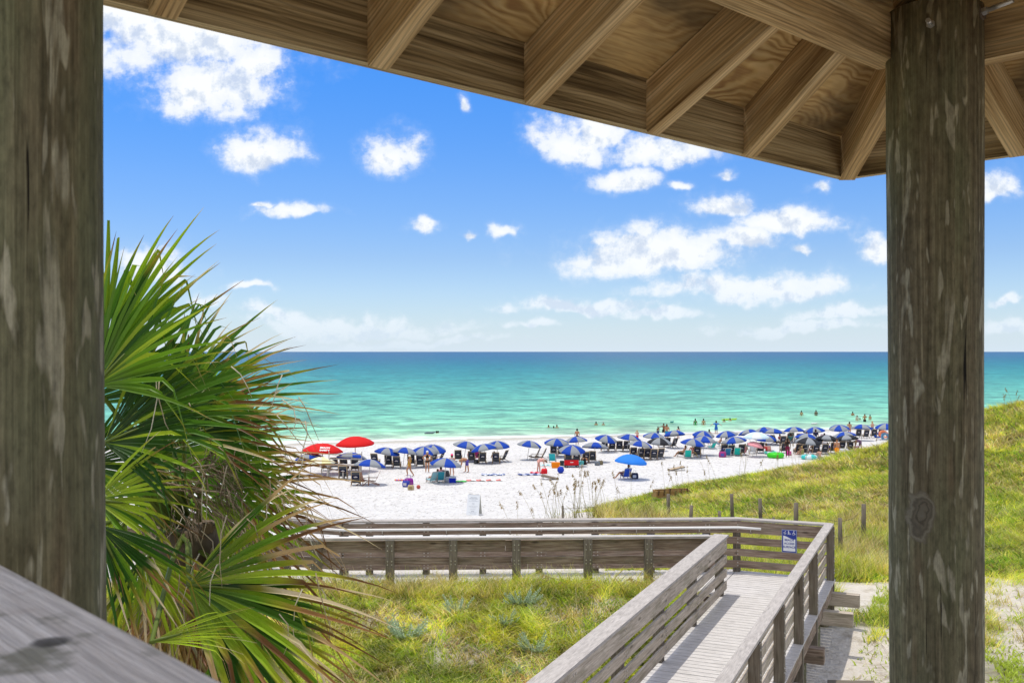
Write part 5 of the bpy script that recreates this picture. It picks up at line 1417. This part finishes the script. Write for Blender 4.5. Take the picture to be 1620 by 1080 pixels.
# own surface instead of the Skin modifier: a metaball-like field is overkill here, so limbs are lofted tubes fused by a voxel remesh
def body_mesh(name):
    J = POSES[name]; m = MB()
    def rad(n): return RAD[n] if n in RAD else RAD[n[:-1]]
    for a, b in BON:
        A, B = Vector(J[a]), Vector(J[b]); ra, rb = rad(a), rad(b); d = (B - A).normalized()
        bulge = {'kn': 1.0, 'an': 1.18}.get(b[:2], 1.0)
        pts = [A - d * ra * .75, A - d * ra * .4, A, A.lerp(B, .35), A.lerp(B, .7), B, B + d * rb * .5, B + d * rb * .85]
        rr = [ra * .5, ra * .85, ra, (ra * .65 + rb * .35) * bulge, (ra * .3 + rb * .7) * bulge, rb, rb * .8, rb * .45]
        m.tube(pts, rr, 10)
    for k in 'lr':   # fingers: three more beside the middle one
        w, h, f = Vector(J['wr' + k]), Vector(J['ha' + k]), Vector(J['fi' + k]); d = (f - h); s_ = d.normalized().cross(Vector(J['th' + k]) - h).normalized()
        s_ = s_.cross(d.normalized())
        for o_, L in ((-.020, .92), (.018, .95), (.034, .8)):
            m.tube([h + s_ * o_ * .7, h + s_ * o_ + d * .5 * L, h + s_ * o_ * 1.1 + d * L * .98], [.011, .009, .006], 6)
    o = m.build('skeleton', [cm((.5, .3, .2))])
    md = o.modifiers.new('r', 'REMESH'); md.mode = 'VOXEL'; md.voxel_size = .0155; md.use_smooth_shade = True
    sm_ = o.modifiers.new('sm', 'SMOOTH'); sm_.iterations = 3; sm_.factor = .5
    de = o.modifiers.new('d', 'DECIMATE'); de.ratio = .35
    dg = bpy.context.evaluated_depsgraph_get(); dg.update()
    me = bpy.data.meshes.new_from_object(o.evaluated_get(dg)); me.name = 'person_body'
    bpy.data.objects.remove(o)
    for p in me.polygons: p.use_smooth = True
    me.materials.clear(); me.materials.append(None)
    return me
CLO = {
 'trunks': ({('pel', 'wst'): (-1, .45), ('pel', 'hi'): (-1, 2), ('hi', 'kn'): (-1, .80)}, .016),
 'briefs': ({('pel', 'wst'): (-1, .12), ('pel', 'hi'): (-1, 2), ('hi', 'kn'): (-1, .12)}, .008),
 'bra': ({('wst', 'che'): (.55, 2), ('che', 'nec'): (-1, .05), ('che', 'sh'): (-1, .15)}, .010),
 'shirt': ({('pel', 'wst'): (-.2, 2), ('wst', 'che'): (-1, 2), ('che', 'nec'): (-1, .55), ('che', 'sh'): (-1, 2), ('sh', 'el'): (-1, .7)}, .016),
 'swimsuit': ({('pel', 'wst'): (-1, 2), ('wst', 'che'): (-1, 2), ('che', 'nec'): (-1, .1), ('che', 'sh'): (-1, .3), ('pel', 'hi'): (-1, 2), ('hi', 'kn'): (-1, .10)}, .009),
 'dress': ({('pel', 'wst'): (-1, 2), ('wst', 'che'): (-1, 2), ('che', 'nec'): (-1, .2), ('che', 'sh'): (-1, .8), ('pel', 'hi'): (-1, 2), ('hi', 'kn'): (-1, .6)}, .022)}
CACHE = {}
def pose_data(name):
    if name in CACHE: return CACHE[name]
    me = body_mesh(name); J = POSES[name]
    n = len(me.vertices); co = np.zeros(n * 3); me.vertices.foreach_get('co', co); co = co.reshape(-1, 3)
    no = np.zeros(n * 3); me.vertices.foreach_get('normal', no); no = no.reshape(-1, 3)
    fs = [tuple(p.vertices) for p in me.polygons]; fc = np.array([co[list(f)].mean(0) for f in fs])
    best = np.full(len(fs), 1e9); bi = np.zeros(len(fs), int); bt = np.zeros(len(fs))
    for i, (a, b) in enumerate(BON):
        A = np.array(J[a]); B = np.array(J[b]); d = B - A; t = ((fc - A) @ d) / (d @ d); tc = np.clip(t, 0, 1)
        ra = RAD.get(a, RAD.get(a[:-1])); rb = RAD.get(b, RAD.get(b[:-1]))
        ds = np.linalg.norm(fc - (A + tc[:, None] * d), axis=1) - (ra + (rb - ra) * tc)
        k = ds < best; best[k] = ds[k]; bi[k] = i; bt[k] = t[k]
    data = dict(me=me, co=co, no=no, fs=fs, fc=fc, bi=bi, bt=bt, J=J, cl={}); CACHE[name] = data
    return data
def sub_mesh(D, sel, off, name):
    m = MB(); mp = {}
    for k in np.nonzero(sel)[0]:
        idx = []
        for v in D['fs'][k]:
            if v not in mp: mp[v] = m.vert(D['co'][v] + D['no'][v] * off)
            idx.append(mp[v])
        m.face(idx, None, 0, True)
    me = bpy.data.meshes.new(name); me.from_pydata(m.v, [], m.f)
    for p in me.polygons: p.use_smooth = True
    me.materials.append(None); return me
def cloth_mesh(D, kind):
    if kind in D['cl']: return D['cl'][kind]
    spec, off = CLO[kind]; sel = np.zeros(len(D['fs']), bool)
    for i, (a, b) in enumerate(BON):
        for (sa, sb), (t0, t1) in spec.items():
            if a.startswith(sa) and b.startswith(sb) and len(a) <= 3: 
                sel |= (D['bi'] == i) & (D['bt'] >= t0) & (D['bt'] <= t1)
    D['cl'][kind] = sub_mesh(D, sel, off, kind); return D['cl'][kind]
def hair_mesh(D, long=False):
    key = 'hair' + str(long)
    if key in D['cl']: return D['cl'][key]
    J = D['J']; h = np.array(J['hed']); nose = np.array(J['nos']) - h; nose /= np.linalg.norm(nose); tp = np.array(J['top']) - h; tp /= np.linalg.norm(tp)
    r = D['fc'] - h; fwd = r @ nose; upv = r @ tp
    head = np.isin(D['bi'], [i for i, b in enumerate(BON) if b in (('hed', 'top'), ('nec', 'hed'), ('hed', 'nos'))]) & (upv > -.10)
    sel = head & (((upv > .055)) | ((fwd < .012) & (upv > -.075)))
    me = sub_mesh(D, sel, .016, 'hair'); D['cl'][key] = me; return me
def add_part(name, me, mat, parent):
    o = bpy.data.objects.new(name, me); COL.objects.link(o); o.parent = parent
    if not me.materials: me.materials.append(None)
    o.material_slots[0].link = 'OBJECT'; o.material_slots[0].material = mat; return o
SK = {'p': (.56, .33, .24), 't': (.44, .22, .12), 'd': (.20, .09, .05), 'k': (.09, .04, .025)}
HR = {'b': (.03, .018, .012), 'n': (.14, .07, .03), 'y': (.48, .32, .14), 'g': (.35, .33, .30)}
def person(pz, u, v, rz, h, skin, hair, clothes, label, depth=None, hat=None, longhair=False, dz=0.0, off=(0, 0)):
    D = pose_data(pz)
    if depth is None: p = beach(u, v)
    else:
        b = (v - 556) / F; Y = 10.0 / b; p = Vector(((u - 810) / F * Y, Y, -10.0 - depth))
    root = empty('person', (p.x + off[0], p.y + off[1], p.z + dz), R(rz)); s_ = h / 1.72; root.scale = (s_, s_, s_); tag(root, label, 'person')
    add_part('body', D['me'], cm(SK[skin], .6), root)
    if hair: add_part('hair', hair_mesh(D), cm(HR[hair], .8), root)
    J = D['J']
    if longhair:
        m = MB(); a = Vector(J['hed']); back = (a - Vector(J['nos'])).normalized() * .075; m.tube([a + back * .9, a + back * 1.25 + Vector((0, 0, -.12)), a + back * 1.3 + Vector((0, 0, -.28)), a + back + Vector((0, 0, -.38))], [.07, .075, .06, .02], 8)
        m.build('long_hair', cm(HR[hair or 'n'], .8), root)
    for k, c in clothes: add_part(k, cloth_mesh(D, k), cm(c), root)
    if hat:
        m = MB(); t = Vector(J['top']); c = (t.x, t.y, t.z - .01)
        brim = hat[1]; m.disc_stack(c, [(brim, -.035), (brim, -.028), (.105, -.02), (.098, .03), (.075, .07), (.02, .085)], 14)
        m.build('hat', cm(hat[0]), root)
    return root
BLK = (.015, .015, .018); WHT = (.75, .75, .74)
P_ = person
# on the open sand, left to right
P_('walk', 648, 753, 75, 1.62, 't', 'y', [('swimsuit', (.50, .28, .04))], 'woman in mustard swimsuit and pale cap walking left of the leftmost open sand', hat=((.75, .7, .62), .13), longhair=True)
P_('akimbo', 676, 747, 0, 1.70, 't', 'y', [('briefs', BLK), ('bra', BLK)], 'woman in black bikini and white cap seen from behind', hat=(WHT, .11))
P_('walk', 715, 753, 10, 1.68, 'p', 'n', [('briefs', (.6, .45, .4)), ('bra', (.6, .45, .4))], 'woman in pink cap behind the umbrella with the blue cooler', hat=((.80, .05, .20), .12))
P_('bend', 739, 747, 95, 1.66, 't', 'y', [('trunks', (.10, .08, .32))], 'person in purple blue shorts and white hat bending down to the left', hat=(WHT, .14))
P_('bend', 852, 747, -95, 1.60, 'p', 'n', [('swimsuit', (.75, .40, .34))], 'woman in pale pink swimsuit bending over a red bag')
P_('sit', 688, 761, 60, 1.6, 't', 'n', [('dress', (.55, .25, .28))], 'child lounging left of the pair under the umbrella near the blue cooler', dz=-.1)
P_('sit', 697, 759, 10, 1.66, 't', 'b', [('shirt', (.78, .35, .42))], 'dark haired person with pink striped towel under the umbrella near the blue cooler')
P_('sit', 745, 730, 0, 1.8, 'p', 'n', [('shirt', (.75, .12, .38))], 'seated person in pink white checked shirt at the eighth umbrella')
P_('sit', 760, 732, 0, 1.7, 't', 'b', [('shirt', (.06, .06, .07))], 'dark haired person seated in a dark shirt right of the pink shirt')
P_('sit', 782, 733, 0, 1.7, 't', 'n', [('trunks', (.3, .05, .05))], 'shirtless person seated between the two chairs left of the empty loungers')
P_('sit', 989, 757, 75, 1.72, 't', 'n', [('shirt', (.03, .42, .60)), ('trunks', (.12, .05, .08))], 'man in turquoise shirt with crossed legs under the light blue umbrella')
P_('ground', 925, 735, 0, 1.6, 't', 'b', [('swimsuit', BLK)], 'person sitting low by the dark chairs right of the wagon')
P_('sit', 935, 731, 0, 1.6, 'p', 'b', [('shirt', (.5, .1, .1))], 'seated person in red shirt right of the wagon')
P_('sit', 913, 727, 0, 1.7, 't', 'b', [('shirt', (.30, .28, .15))], 'seated person in olive shirt behind the red wagon')
P_('sit', 878, 719, 0, 1.6, 'p', 'g', [('shirt', (.25, .40, .62))], 'seated person in light blue shirt above the turquoise chair')
P_('stand', 913, 703, 0, 1.7, 't', 'b', [('trunks', (.05, .05, .1))], 'person whose head shows behind the thirteenth striped umbrella')
P_('handsup', 1008, 700, 20, 1.35, 'p', 'y', [('trunks', (.62, .02, .03))], 'blond boy in red swim trunks standing at the water edge')
P_('stand', 1041, 686, 20, 1.25, 'd', 'b', [('trunks', (.03, .06, .2))], 'small dark haired child wading in front of the couple', depth=.35)
P_('armsout', 1050, 684, 180, 1.78, 'd', 'b', [('trunks', BLK)], 'dark haired man wading with arms held out', depth=.65)
P_('stand', 1055, 696, 10, 1.85, 't', 'n', [('trunks', (.02, .25, .48))], 'broad shirtless man in turquoise shorts at the water edge', depth=.05)
P_('stand', 1073, 695, 30, 1.55, 'p', 'b', [('swimsuit', (.6, .62, .6))], 'dark haired woman in pale swimsuit at the water edge', depth=.05, longhair=True)
P_('stand', 1122, 703, -10, 1.60, 't', 'b', [('briefs', BLK), ('bra', BLK)], 'dark haired woman in black bikini standing by the small turquoise chair', longhair=True)
P_('armsout', 1133, 686, 0, 1.75, 'p', 'b', [('shirt', (.03, .16, .55)), ('trunks', (.03, .16, .55))], 'man in bright blue wading with arms apart', depth=.15)
P_('stand', 1100, 672, 0, 1.7, 'd', 'b', [('swimsuit', (.05, .30, .08))], 'woman in green standing waist deep, left of the waist deep pair', depth=.85)
P_('stand', 1113, 672, 0, 1.7, 't', 'b', [('bra', (.5, .35, .2))], 'person waist deep, right of the woman in green', depth=.85)
P_('stand', 1268, 657, 0, 1.7, 't', 'b', [('bra', (.5, .40, .2))], 'person waist deep far out, left of two', depth=.95)
P_('stand', 1291, 657, 0, 1.8, 'd', 'b', [('bra', (.2, .15, .1))], 'broad person waist deep far out, right of two', depth=.95)
P_('stand', 1349, 657, 0, 1.75, 't', 'b', [], 'person chest deep, leftmost of the far group near the corner post', depth=1.15)
P_('stand', 1356, 665, 0, 1.6, 'p', 'n', [('bra', (.6, .6, .55))], 'pale person waist deep beside the man in dark trunks', depth=.85)
P_('stand', 1360.5, 664, 0, 1.5, 't', 'b', [], 'swimmer with only head above water in the far group', depth=1.2)
P_('handsup', 1368, 667, 180, 1.8, 't', 'b', [('trunks', BLK)], 'man in dark trunks standing thigh deep in the far group', depth=.70)
P_('stand', 1376.5, 664, 0, 1.5, 't', 'b', [], 'slim child waist deep, rightmost of the far group', depth=.75)
P_('handsup', 1344, 689, 10, 1.7, 't', 'b', [('swimsuit', (.45, .22, .12))], 'tanned woman in brown swimsuit standing at the shore before the corner post', depth=.05)
P_('stand', 1380, 689, 30, 1.75, 'p', 'y', [('trunks', (.04, .12, .32))], 'fair haired man in blue shorts at the shore nearest the corner post', depth=.02)
for (u, v, hr, lb, d) in [(690.5, 685, 'b', 'pair of swimmers: dark wet head, left one beside the raft', 1.42), (693, 685, 'b', 'dark wet head, right one of the swimming pair at left', 1.40), (868, 676, 'n', 'brown haired swimmer, leftmost of three heads', 1.36),
                   (876, 677, 'b', 'dark haired swimmer, middle of three heads', 1.42), (881, 676.5, 'n', 'brown haired swimmer, rightmost of three heads', 1.30), (943, 672, 'b', 'dark haired swimmer with shoulders out, left of two', 1.25),
                   (954.5, 672, 'g', 'grey haired swimmer right of the dark haired one', 1.3), (1145.5, 667, 'b', 'dark haired swimmer beside the lime float', 1.3), (1155, 665.5, 'b', 'dark haired swimmer between the two lime floats', 1.3)]:
    P_('stand', u, v, 0, 1.7, 't', hr, [], lb.replace('pair of swimmers: ', ''), depth=d)
def float_(u, v, c, L, label):
    b = (v - 556) / F; Y = 10.0 / b; m = MB(); m.tube([(-L / 2, 0, .08), (-L / 4, 0, .12), (L / 4, 0, .12), (L / 2, 0, .25)], [.06, .12, .12, .05], 8)
    o = m.build('pool_float', cm(c, .4)); o.location = ((u - 810) / F * Y, Y, -10.02); tag(o, label, 'float')
float_(1148, 664.5, (.45, .70, .05), 1.2, 'lime green float left of two by the swimmers'); float_(1161, 664, (.45, .70, .05), .9, 'lime green float right of two by the swimmers')
float_(680, 686, (.12, .16, .2), 1.3, 'dark low raft left of the swimming pair'); float_(1063, 668.5, (.05, .25, .25), .5, 'small dark green float behind the wading man')
float_(1288, 671, (.65, .68, .7), .9, 'white inflatable floating in the shallows')
# the crowd at the right
P_('stand', 1246, 723, -10, 1.72, 'k', 'b', [('bra', BLK), ('trunks', (.20, .02, .06))], 'long haired woman in black top standing by the pink bag', longhair=True)
P_('ground', 1297, 725, 20, 1.75, 'p', 'b', [('trunks', (.30, .30, .22))], 'shirtless man sitting on the sand beside the teal ring')
P_('stand', 1324, 725, 160, 1.72, 't', 'n', [('trunks', (.90, .28, .02))], 'shirtless man in orange yellow trunks standing by the white cooler')
P_('bend', 1361, 713, 80, 1.6, 'd', 'b', [('dress', (.14, .08, .14))], 'person in dark dress bending over at the right end of the crowd')
P_('stand', 1276.5, 706, 20, 1.5, 't', 'n', [('swimsuit', (.5, .3, .2))], 'child standing in the crowd before the blue umbrella')
P_('stand', 1290.5, 706, 0, 1.75, 't', 'b', [('shirt', (.015, .02, .06)), ('trunks', BLK)], 'broad man in dark navy shirt standing in the crowd')
for (u, v, pz, rz, sk, hr, cl, lb) in [
    (1080, 722, 'sit', 78, 't', 'n', [('trunks', (.05, .06, .05))], 'reclining person with bent legs left of the green chair'),
    (1095, 720, 'sit', 0, 't', 'y', [('swimsuit', (.5, .12, .1))], 'seated person in red swimsuit between green chair and blue towel'),
    (1137, 706, 'sit', 80, 'p', 'n', [('trunks', (.3, .4, .5))], 'person lying back on a lounger by the black bikini woman'),
    (1158, 717, 'sit', 0, 't', 'b', [('shirt', (.03, .3, .35))], 'seated person in teal shirt in the crowd'),
    (1178, 719, 'sit', 0, 'p', 'y', [('swimsuit', (.6, .2, .3))], 'seated person in pink swimsuit under the pink umbrella'),
    (1203, 716, 'sit', 0, 'd', 'b', [('shirt', BLK)], 'seated dark person under the pale blue umbrella'),
    (1214, 718, 'sit', -40, 't', 'n', [('shirt', (.65, .05, .06))], 'person in red shirt on the salmon chair'),
    (1236, 702, 'sit', -50, 'p', 'b', [('shirt', (.45, .1, .12))], 'seated person with red shirt in the leaning chair row'),
    (1262, 718, 'sit', 0, 't', 'n', [('swimsuit', (.35, .2, .3))], 'seated person in mauve swimsuit under the left black umbrella'),
    (1270, 720, 'ground', 30, 'p', 'y', [('swimsuit', (.5, .5, .2))], 'child crouching between toys under the left black umbrella'),
    (1285, 718, 'sit', 0, 'd', 'b', [('swimsuit', BLK)], 'seated person in black under the left black umbrella edge'),
    (1308, 717, 'sit', 0, 't', 'b', [('shirt', (.10, .08, .3))], 'seated person in purple shirt under the middle black umbrella'),
    (1316, 716, 'sit', 20, 't', 'n', [('trunks', (.4, .3, .05))], 'seated person in olive yellow trunks under the middle black umbrella'),
    (1331, 712, 'sit', 10, 'p', 'n', [('shirt', (.5, .5, .5))], 'seated person in grey shirt under the right black umbrella'),
    (1345, 713, 'sit', -20, 't', 'b', [('shirt', (.08, .25, .3))], 'seated person in teal shirt under the right black umbrella'),
    (1303, 700, 'sit', 0, 'p', 'b', [('shirt', (.7, .25, .45))], 'seated person in pink patterned top in the back row'),
    (1250, 701, 'sit', 0, 't', 'b', [('shirt', (.05, .15, .15))], 'seated person in dark green before the dark green chair'),
    (1030, 726, 'sit', 0, 'd', 'b', [('shirt', BLK)], 'seated person in black under the black and grey umbrella left of centre'),
    (1016, 725, 'sit', 0, 't', 'n', [('shirt', (.2, .1, .1))], 'seated person in brown left of the person in black')]:
    P_(pz, u, v, rz, 1.66, sk, hr, cl, lb)
# ------------------------------------------------------------------ world, sun, camera
SUN = Vector((-.175, .12, 1.0)).normalized()
elev = math.asin(SUN.z); az = math.atan2(SUN.x, SUN.y)
w = bpy.data.worlds.new('World'); sc.world = w; w.use_nodes = True
nt = w.node_tree; N = nt.nodes; Lk = nt.links
bg = N['Background']; bg.inputs['Strength'].default_value = .1
sky = N.new('ShaderNodeTexSky'); sky.sky_type = 'NISHITA'; sky.sun_disc = False
sky.sun_elevation = elev; sky.sun_rotation = az; sky.altitude = 0; sky.air_density = 1.0; sky.dust_density = .4; sky.ozone_density = 3.0
def wm(op, a, b=None, c=None, clamp=False):
    n = N.new('ShaderNodeMath'); n.operation = op; n.use_clamp = clamp
    for i, v in enumerate((a, b, c)):
        if v is None: continue
        if isinstance(v, bpy.types.NodeSocket): Lk.new(v, n.inputs[i])
        else: n.inputs[i].default_value = v
    return n.outputs[0]
def wv(op, a, b=None, c=None, scale=None):
    n = N.new('ShaderNodeVectorMath'); n.operation = op
    for i, v in enumerate((a, b, c)):
        if v is None: continue
        if isinstance(v, bpy.types.NodeSocket): Lk.new(v, n.inputs[i])
        else: n.inputs[i].default_value = v
    if scale is not None:
        if isinstance(scale, bpy.types.NodeSocket): Lk.new(scale, n.inputs['Scale'])
        else: n.inputs['Scale'].default_value = scale
    return n.outputs['Value'] if op in ('LENGTH', 'DOT_PRODUCT', 'DISTANCE') else n.outputs['Vector']
def wramp(f, stops):
    n = N.new('ShaderNodeValToRGB'); e = n.color_ramp.elements
    while len(e) < len(stops): e.new(.5)
    for el, (p, c) in zip(e, stops):
        el.position = p; el.color = (*c, 1) if hasattr(c, '__len__') else (c, c, c, 1)
    Lk.new(f, n.inputs[0]); return n.outputs[0]
def wmix(f, a, b, mode='MIX'):
    n = N.new('ShaderNodeMix'); n.data_type = 'RGBA'; n.blend_type = mode
    for s_, v in ((n.inputs[0], f), (n.inputs[6], a), (n.inputs[7], b)):
        if isinstance(v, bpy.types.NodeSocket): Lk.new(v, s_)
        elif hasattr(v, '__len__'): s_.default_value = (*v, 1)
        else: s_.default_value = v
    return n.outputs[2]
tc = N.new('ShaderNodeTexCoord').outputs['Generated']
sep = N.new('ShaderNodeSeparateXYZ'); Lk.new(tc, sep.inputs[0])
yy = wm('MAXIMUM', sep.outputs['Y'], .02)
cx = N.new('ShaderNodeCombineXYZ'); Lk.new(wm('DIVIDE', sep.outputs['X'], yy), cx.inputs[0]); Lk.new(wm('DIVIDE', sep.outputs['Z'], yy), cx.inputs[1])
Pc = cx.outputs[0]
def wnoise(vec, scale, det=6, ro=.6, dist=0.0, out='Fac'):
    n = N.new('ShaderNodeTexNoise'); n.noise_dimensions = '2D'; n.inputs['Scale'].default_value = scale; n.inputs['Detail'].default_value = det
    n.inputs['Roughness'].default_value = ro; n.inputs['Distortion'].default_value = dist
    Lk.new(vec, n.inputs['Vector']); return n.outputs[out]
# blue of a clear gulf sky: the physical sky, saturated the way the photograph is
hs = N.new('ShaderNodeHueSaturation'); hs.inputs['Saturation'].default_value = SKY_SAT; hs.inputs['Value'].default_value = SKY_VAL * SKY_G
Lk.new(sky.outputs[0], hs.inputs['Color'])
tint = wramp(wm('ABSOLUTE', sep.outputs['Z']), SKY_TINT)
skyc = wmix(1.0, hs.outputs[0], tint, 'MULTIPLY')
CL = CLOUDS
wob = wnoise(Pc, 9, 4, .6, 0, 'Color')
Pd = wv('ADD', Pc, wv('SCALE', wv('SUBTRACT', wob, (.5, .5, .5)), scale=.055))
def field(P_):
    cur = None
    for (u, v, rx, ry, a) in CL:
        ry = ry * 1.25; v = v + .12 * ry
        c = ((u - 810) / F, (556 - v) / F)
        inv = (F / rx, F / ry, 0)
        p = wv('MULTIPLY_ADD', P_, inv, (-c[0] * inv[0], -c[1] * inv[1], 0))
        p = wv('MAXIMUM', p, wv('MULTIPLY', p, (1, -1.8, 1)))   # flat below, heaped above
        d = wm('ADD', wv('LENGTH', p), a)
        cur = d if cur is None else wm('MINIMUM', cur, d)
    return cur
fd = field(Pd)
nA = wnoise(Pc, 26, 7, .62)
sq = N.new('ShaderNodeMapping'); sq.inputs['Scale'].default_value = (1, 1.9, 1); Lk.new(Pc, sq.inputs['Vector'])
nB = wnoise(sq.outputs[0], 60, 6, .65)
dens = wm('ADD', wm('SUBTRACT', 1.13, fd), wm('ADD', wm('MULTIPLY', wm('SUBTRACT', nA, .5), 1.55), wm('MULTIPLY', wm('SUBTRACT', nB, .5), .5)))
mask = wramp(wm('MULTIPLY', wm('ADD', dens, .35), .4, clamp=True), [(0.0, 0), (.10, .03), (.18, .12), (.27, .5), (.35, .88), (.5, 1)])
# the cloud is brighter at its top edge and greyer in the thick of its base
sh = wv('ADD', Pc, (0.004, .012, 0))
nA2 = wnoise(sh, 26, 7, .62)
lum = wm('ADD', wm('MULTIPLY', wm('SUBTRACT', nA, nA2), 3.2), wm('SUBTRACT', .62, wm('MULTIPLY', wm('MAXIMUM', dens, 0.0), .16)))
cc = wramp(lum, [(.0, (5.7, 6.4, 7.6)), (.28, (7.2, 7.7, 8.4)), (.52, (8.5, 8.7, 8.9))])
front = wm('MULTIPLY', wm('MULTIPLY', wm('GREATER_THAN', sep.outputs['Y'], .03), mask), wramp(sep.outputs['Z'], [(0, .25), (.03, .72), (.07, 1)]))
out = wmix(front, skyc, cc)
# unseen bright cloud added above and behind to lift and neutralise the shadows
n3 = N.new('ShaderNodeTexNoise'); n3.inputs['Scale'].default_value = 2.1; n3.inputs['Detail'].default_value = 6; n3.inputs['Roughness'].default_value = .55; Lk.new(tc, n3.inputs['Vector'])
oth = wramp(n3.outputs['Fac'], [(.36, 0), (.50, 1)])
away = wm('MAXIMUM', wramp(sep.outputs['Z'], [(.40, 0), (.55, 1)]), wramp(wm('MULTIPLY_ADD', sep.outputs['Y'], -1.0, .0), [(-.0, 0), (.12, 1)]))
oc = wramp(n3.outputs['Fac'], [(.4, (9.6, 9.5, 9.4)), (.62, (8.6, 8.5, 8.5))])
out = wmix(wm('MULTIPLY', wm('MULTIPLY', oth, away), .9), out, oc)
# soft milky band low over the sea
hz = wm('POWER', wm('SUBTRACT', 1.0, wm('MULTIPLY', wm('ABSOLUTE', sep.outputs['Z']), 1.0, clamp=True)), 20)
out = wmix(wm('MULTIPLY', hz, .72), out, (6.6, 7.7, 9.0))
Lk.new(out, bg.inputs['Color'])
sl = bpy.data.lights.new('sun', 'SUN'); sl.energy = SUN_E; sl.angle = R(.5); sl.color = (1, .94, .85)
so = bpy.data.objects.new('sun', sl); COL.objects.link(so)
so.rotation_euler = (-SUN).to_track_quat('-Z', 'Y').to_euler(); so.location = (0, 0, 60)
cam = bpy.data.cameras.new('camera'); co = bpy.data.objects.new('camera', cam); COL.objects.link(co)
cam.sensor_width = 36; cam.lens = 36 * F / 1620; cam.shift_y = 16 / 1620
cam.clip_start = .02; cam.clip_end = 120000
co.location = (0, 0, 0); co.rotation_euler = (R(90), 0, 0)
cam.dof.use_dof = True; cam.dof.focus_distance = 12; cam.dof.aperture_fstop = 15
sc.camera = co
vs = sc.view_settings; vs.view_transform = 'Standard'; vs.look = 'None'; vs.exposure = EXPO; vs.gamma = 1
sc.cycles.max_bounces = 8; sc.cycles.diffuse_bounces = 4; sc.cycles.glossy_bounces = 3; sc.cycles.transmission_bounces = 4
sc.cycles.sample_clamp_indirect = 8
sc.cycles.use_denoising = True
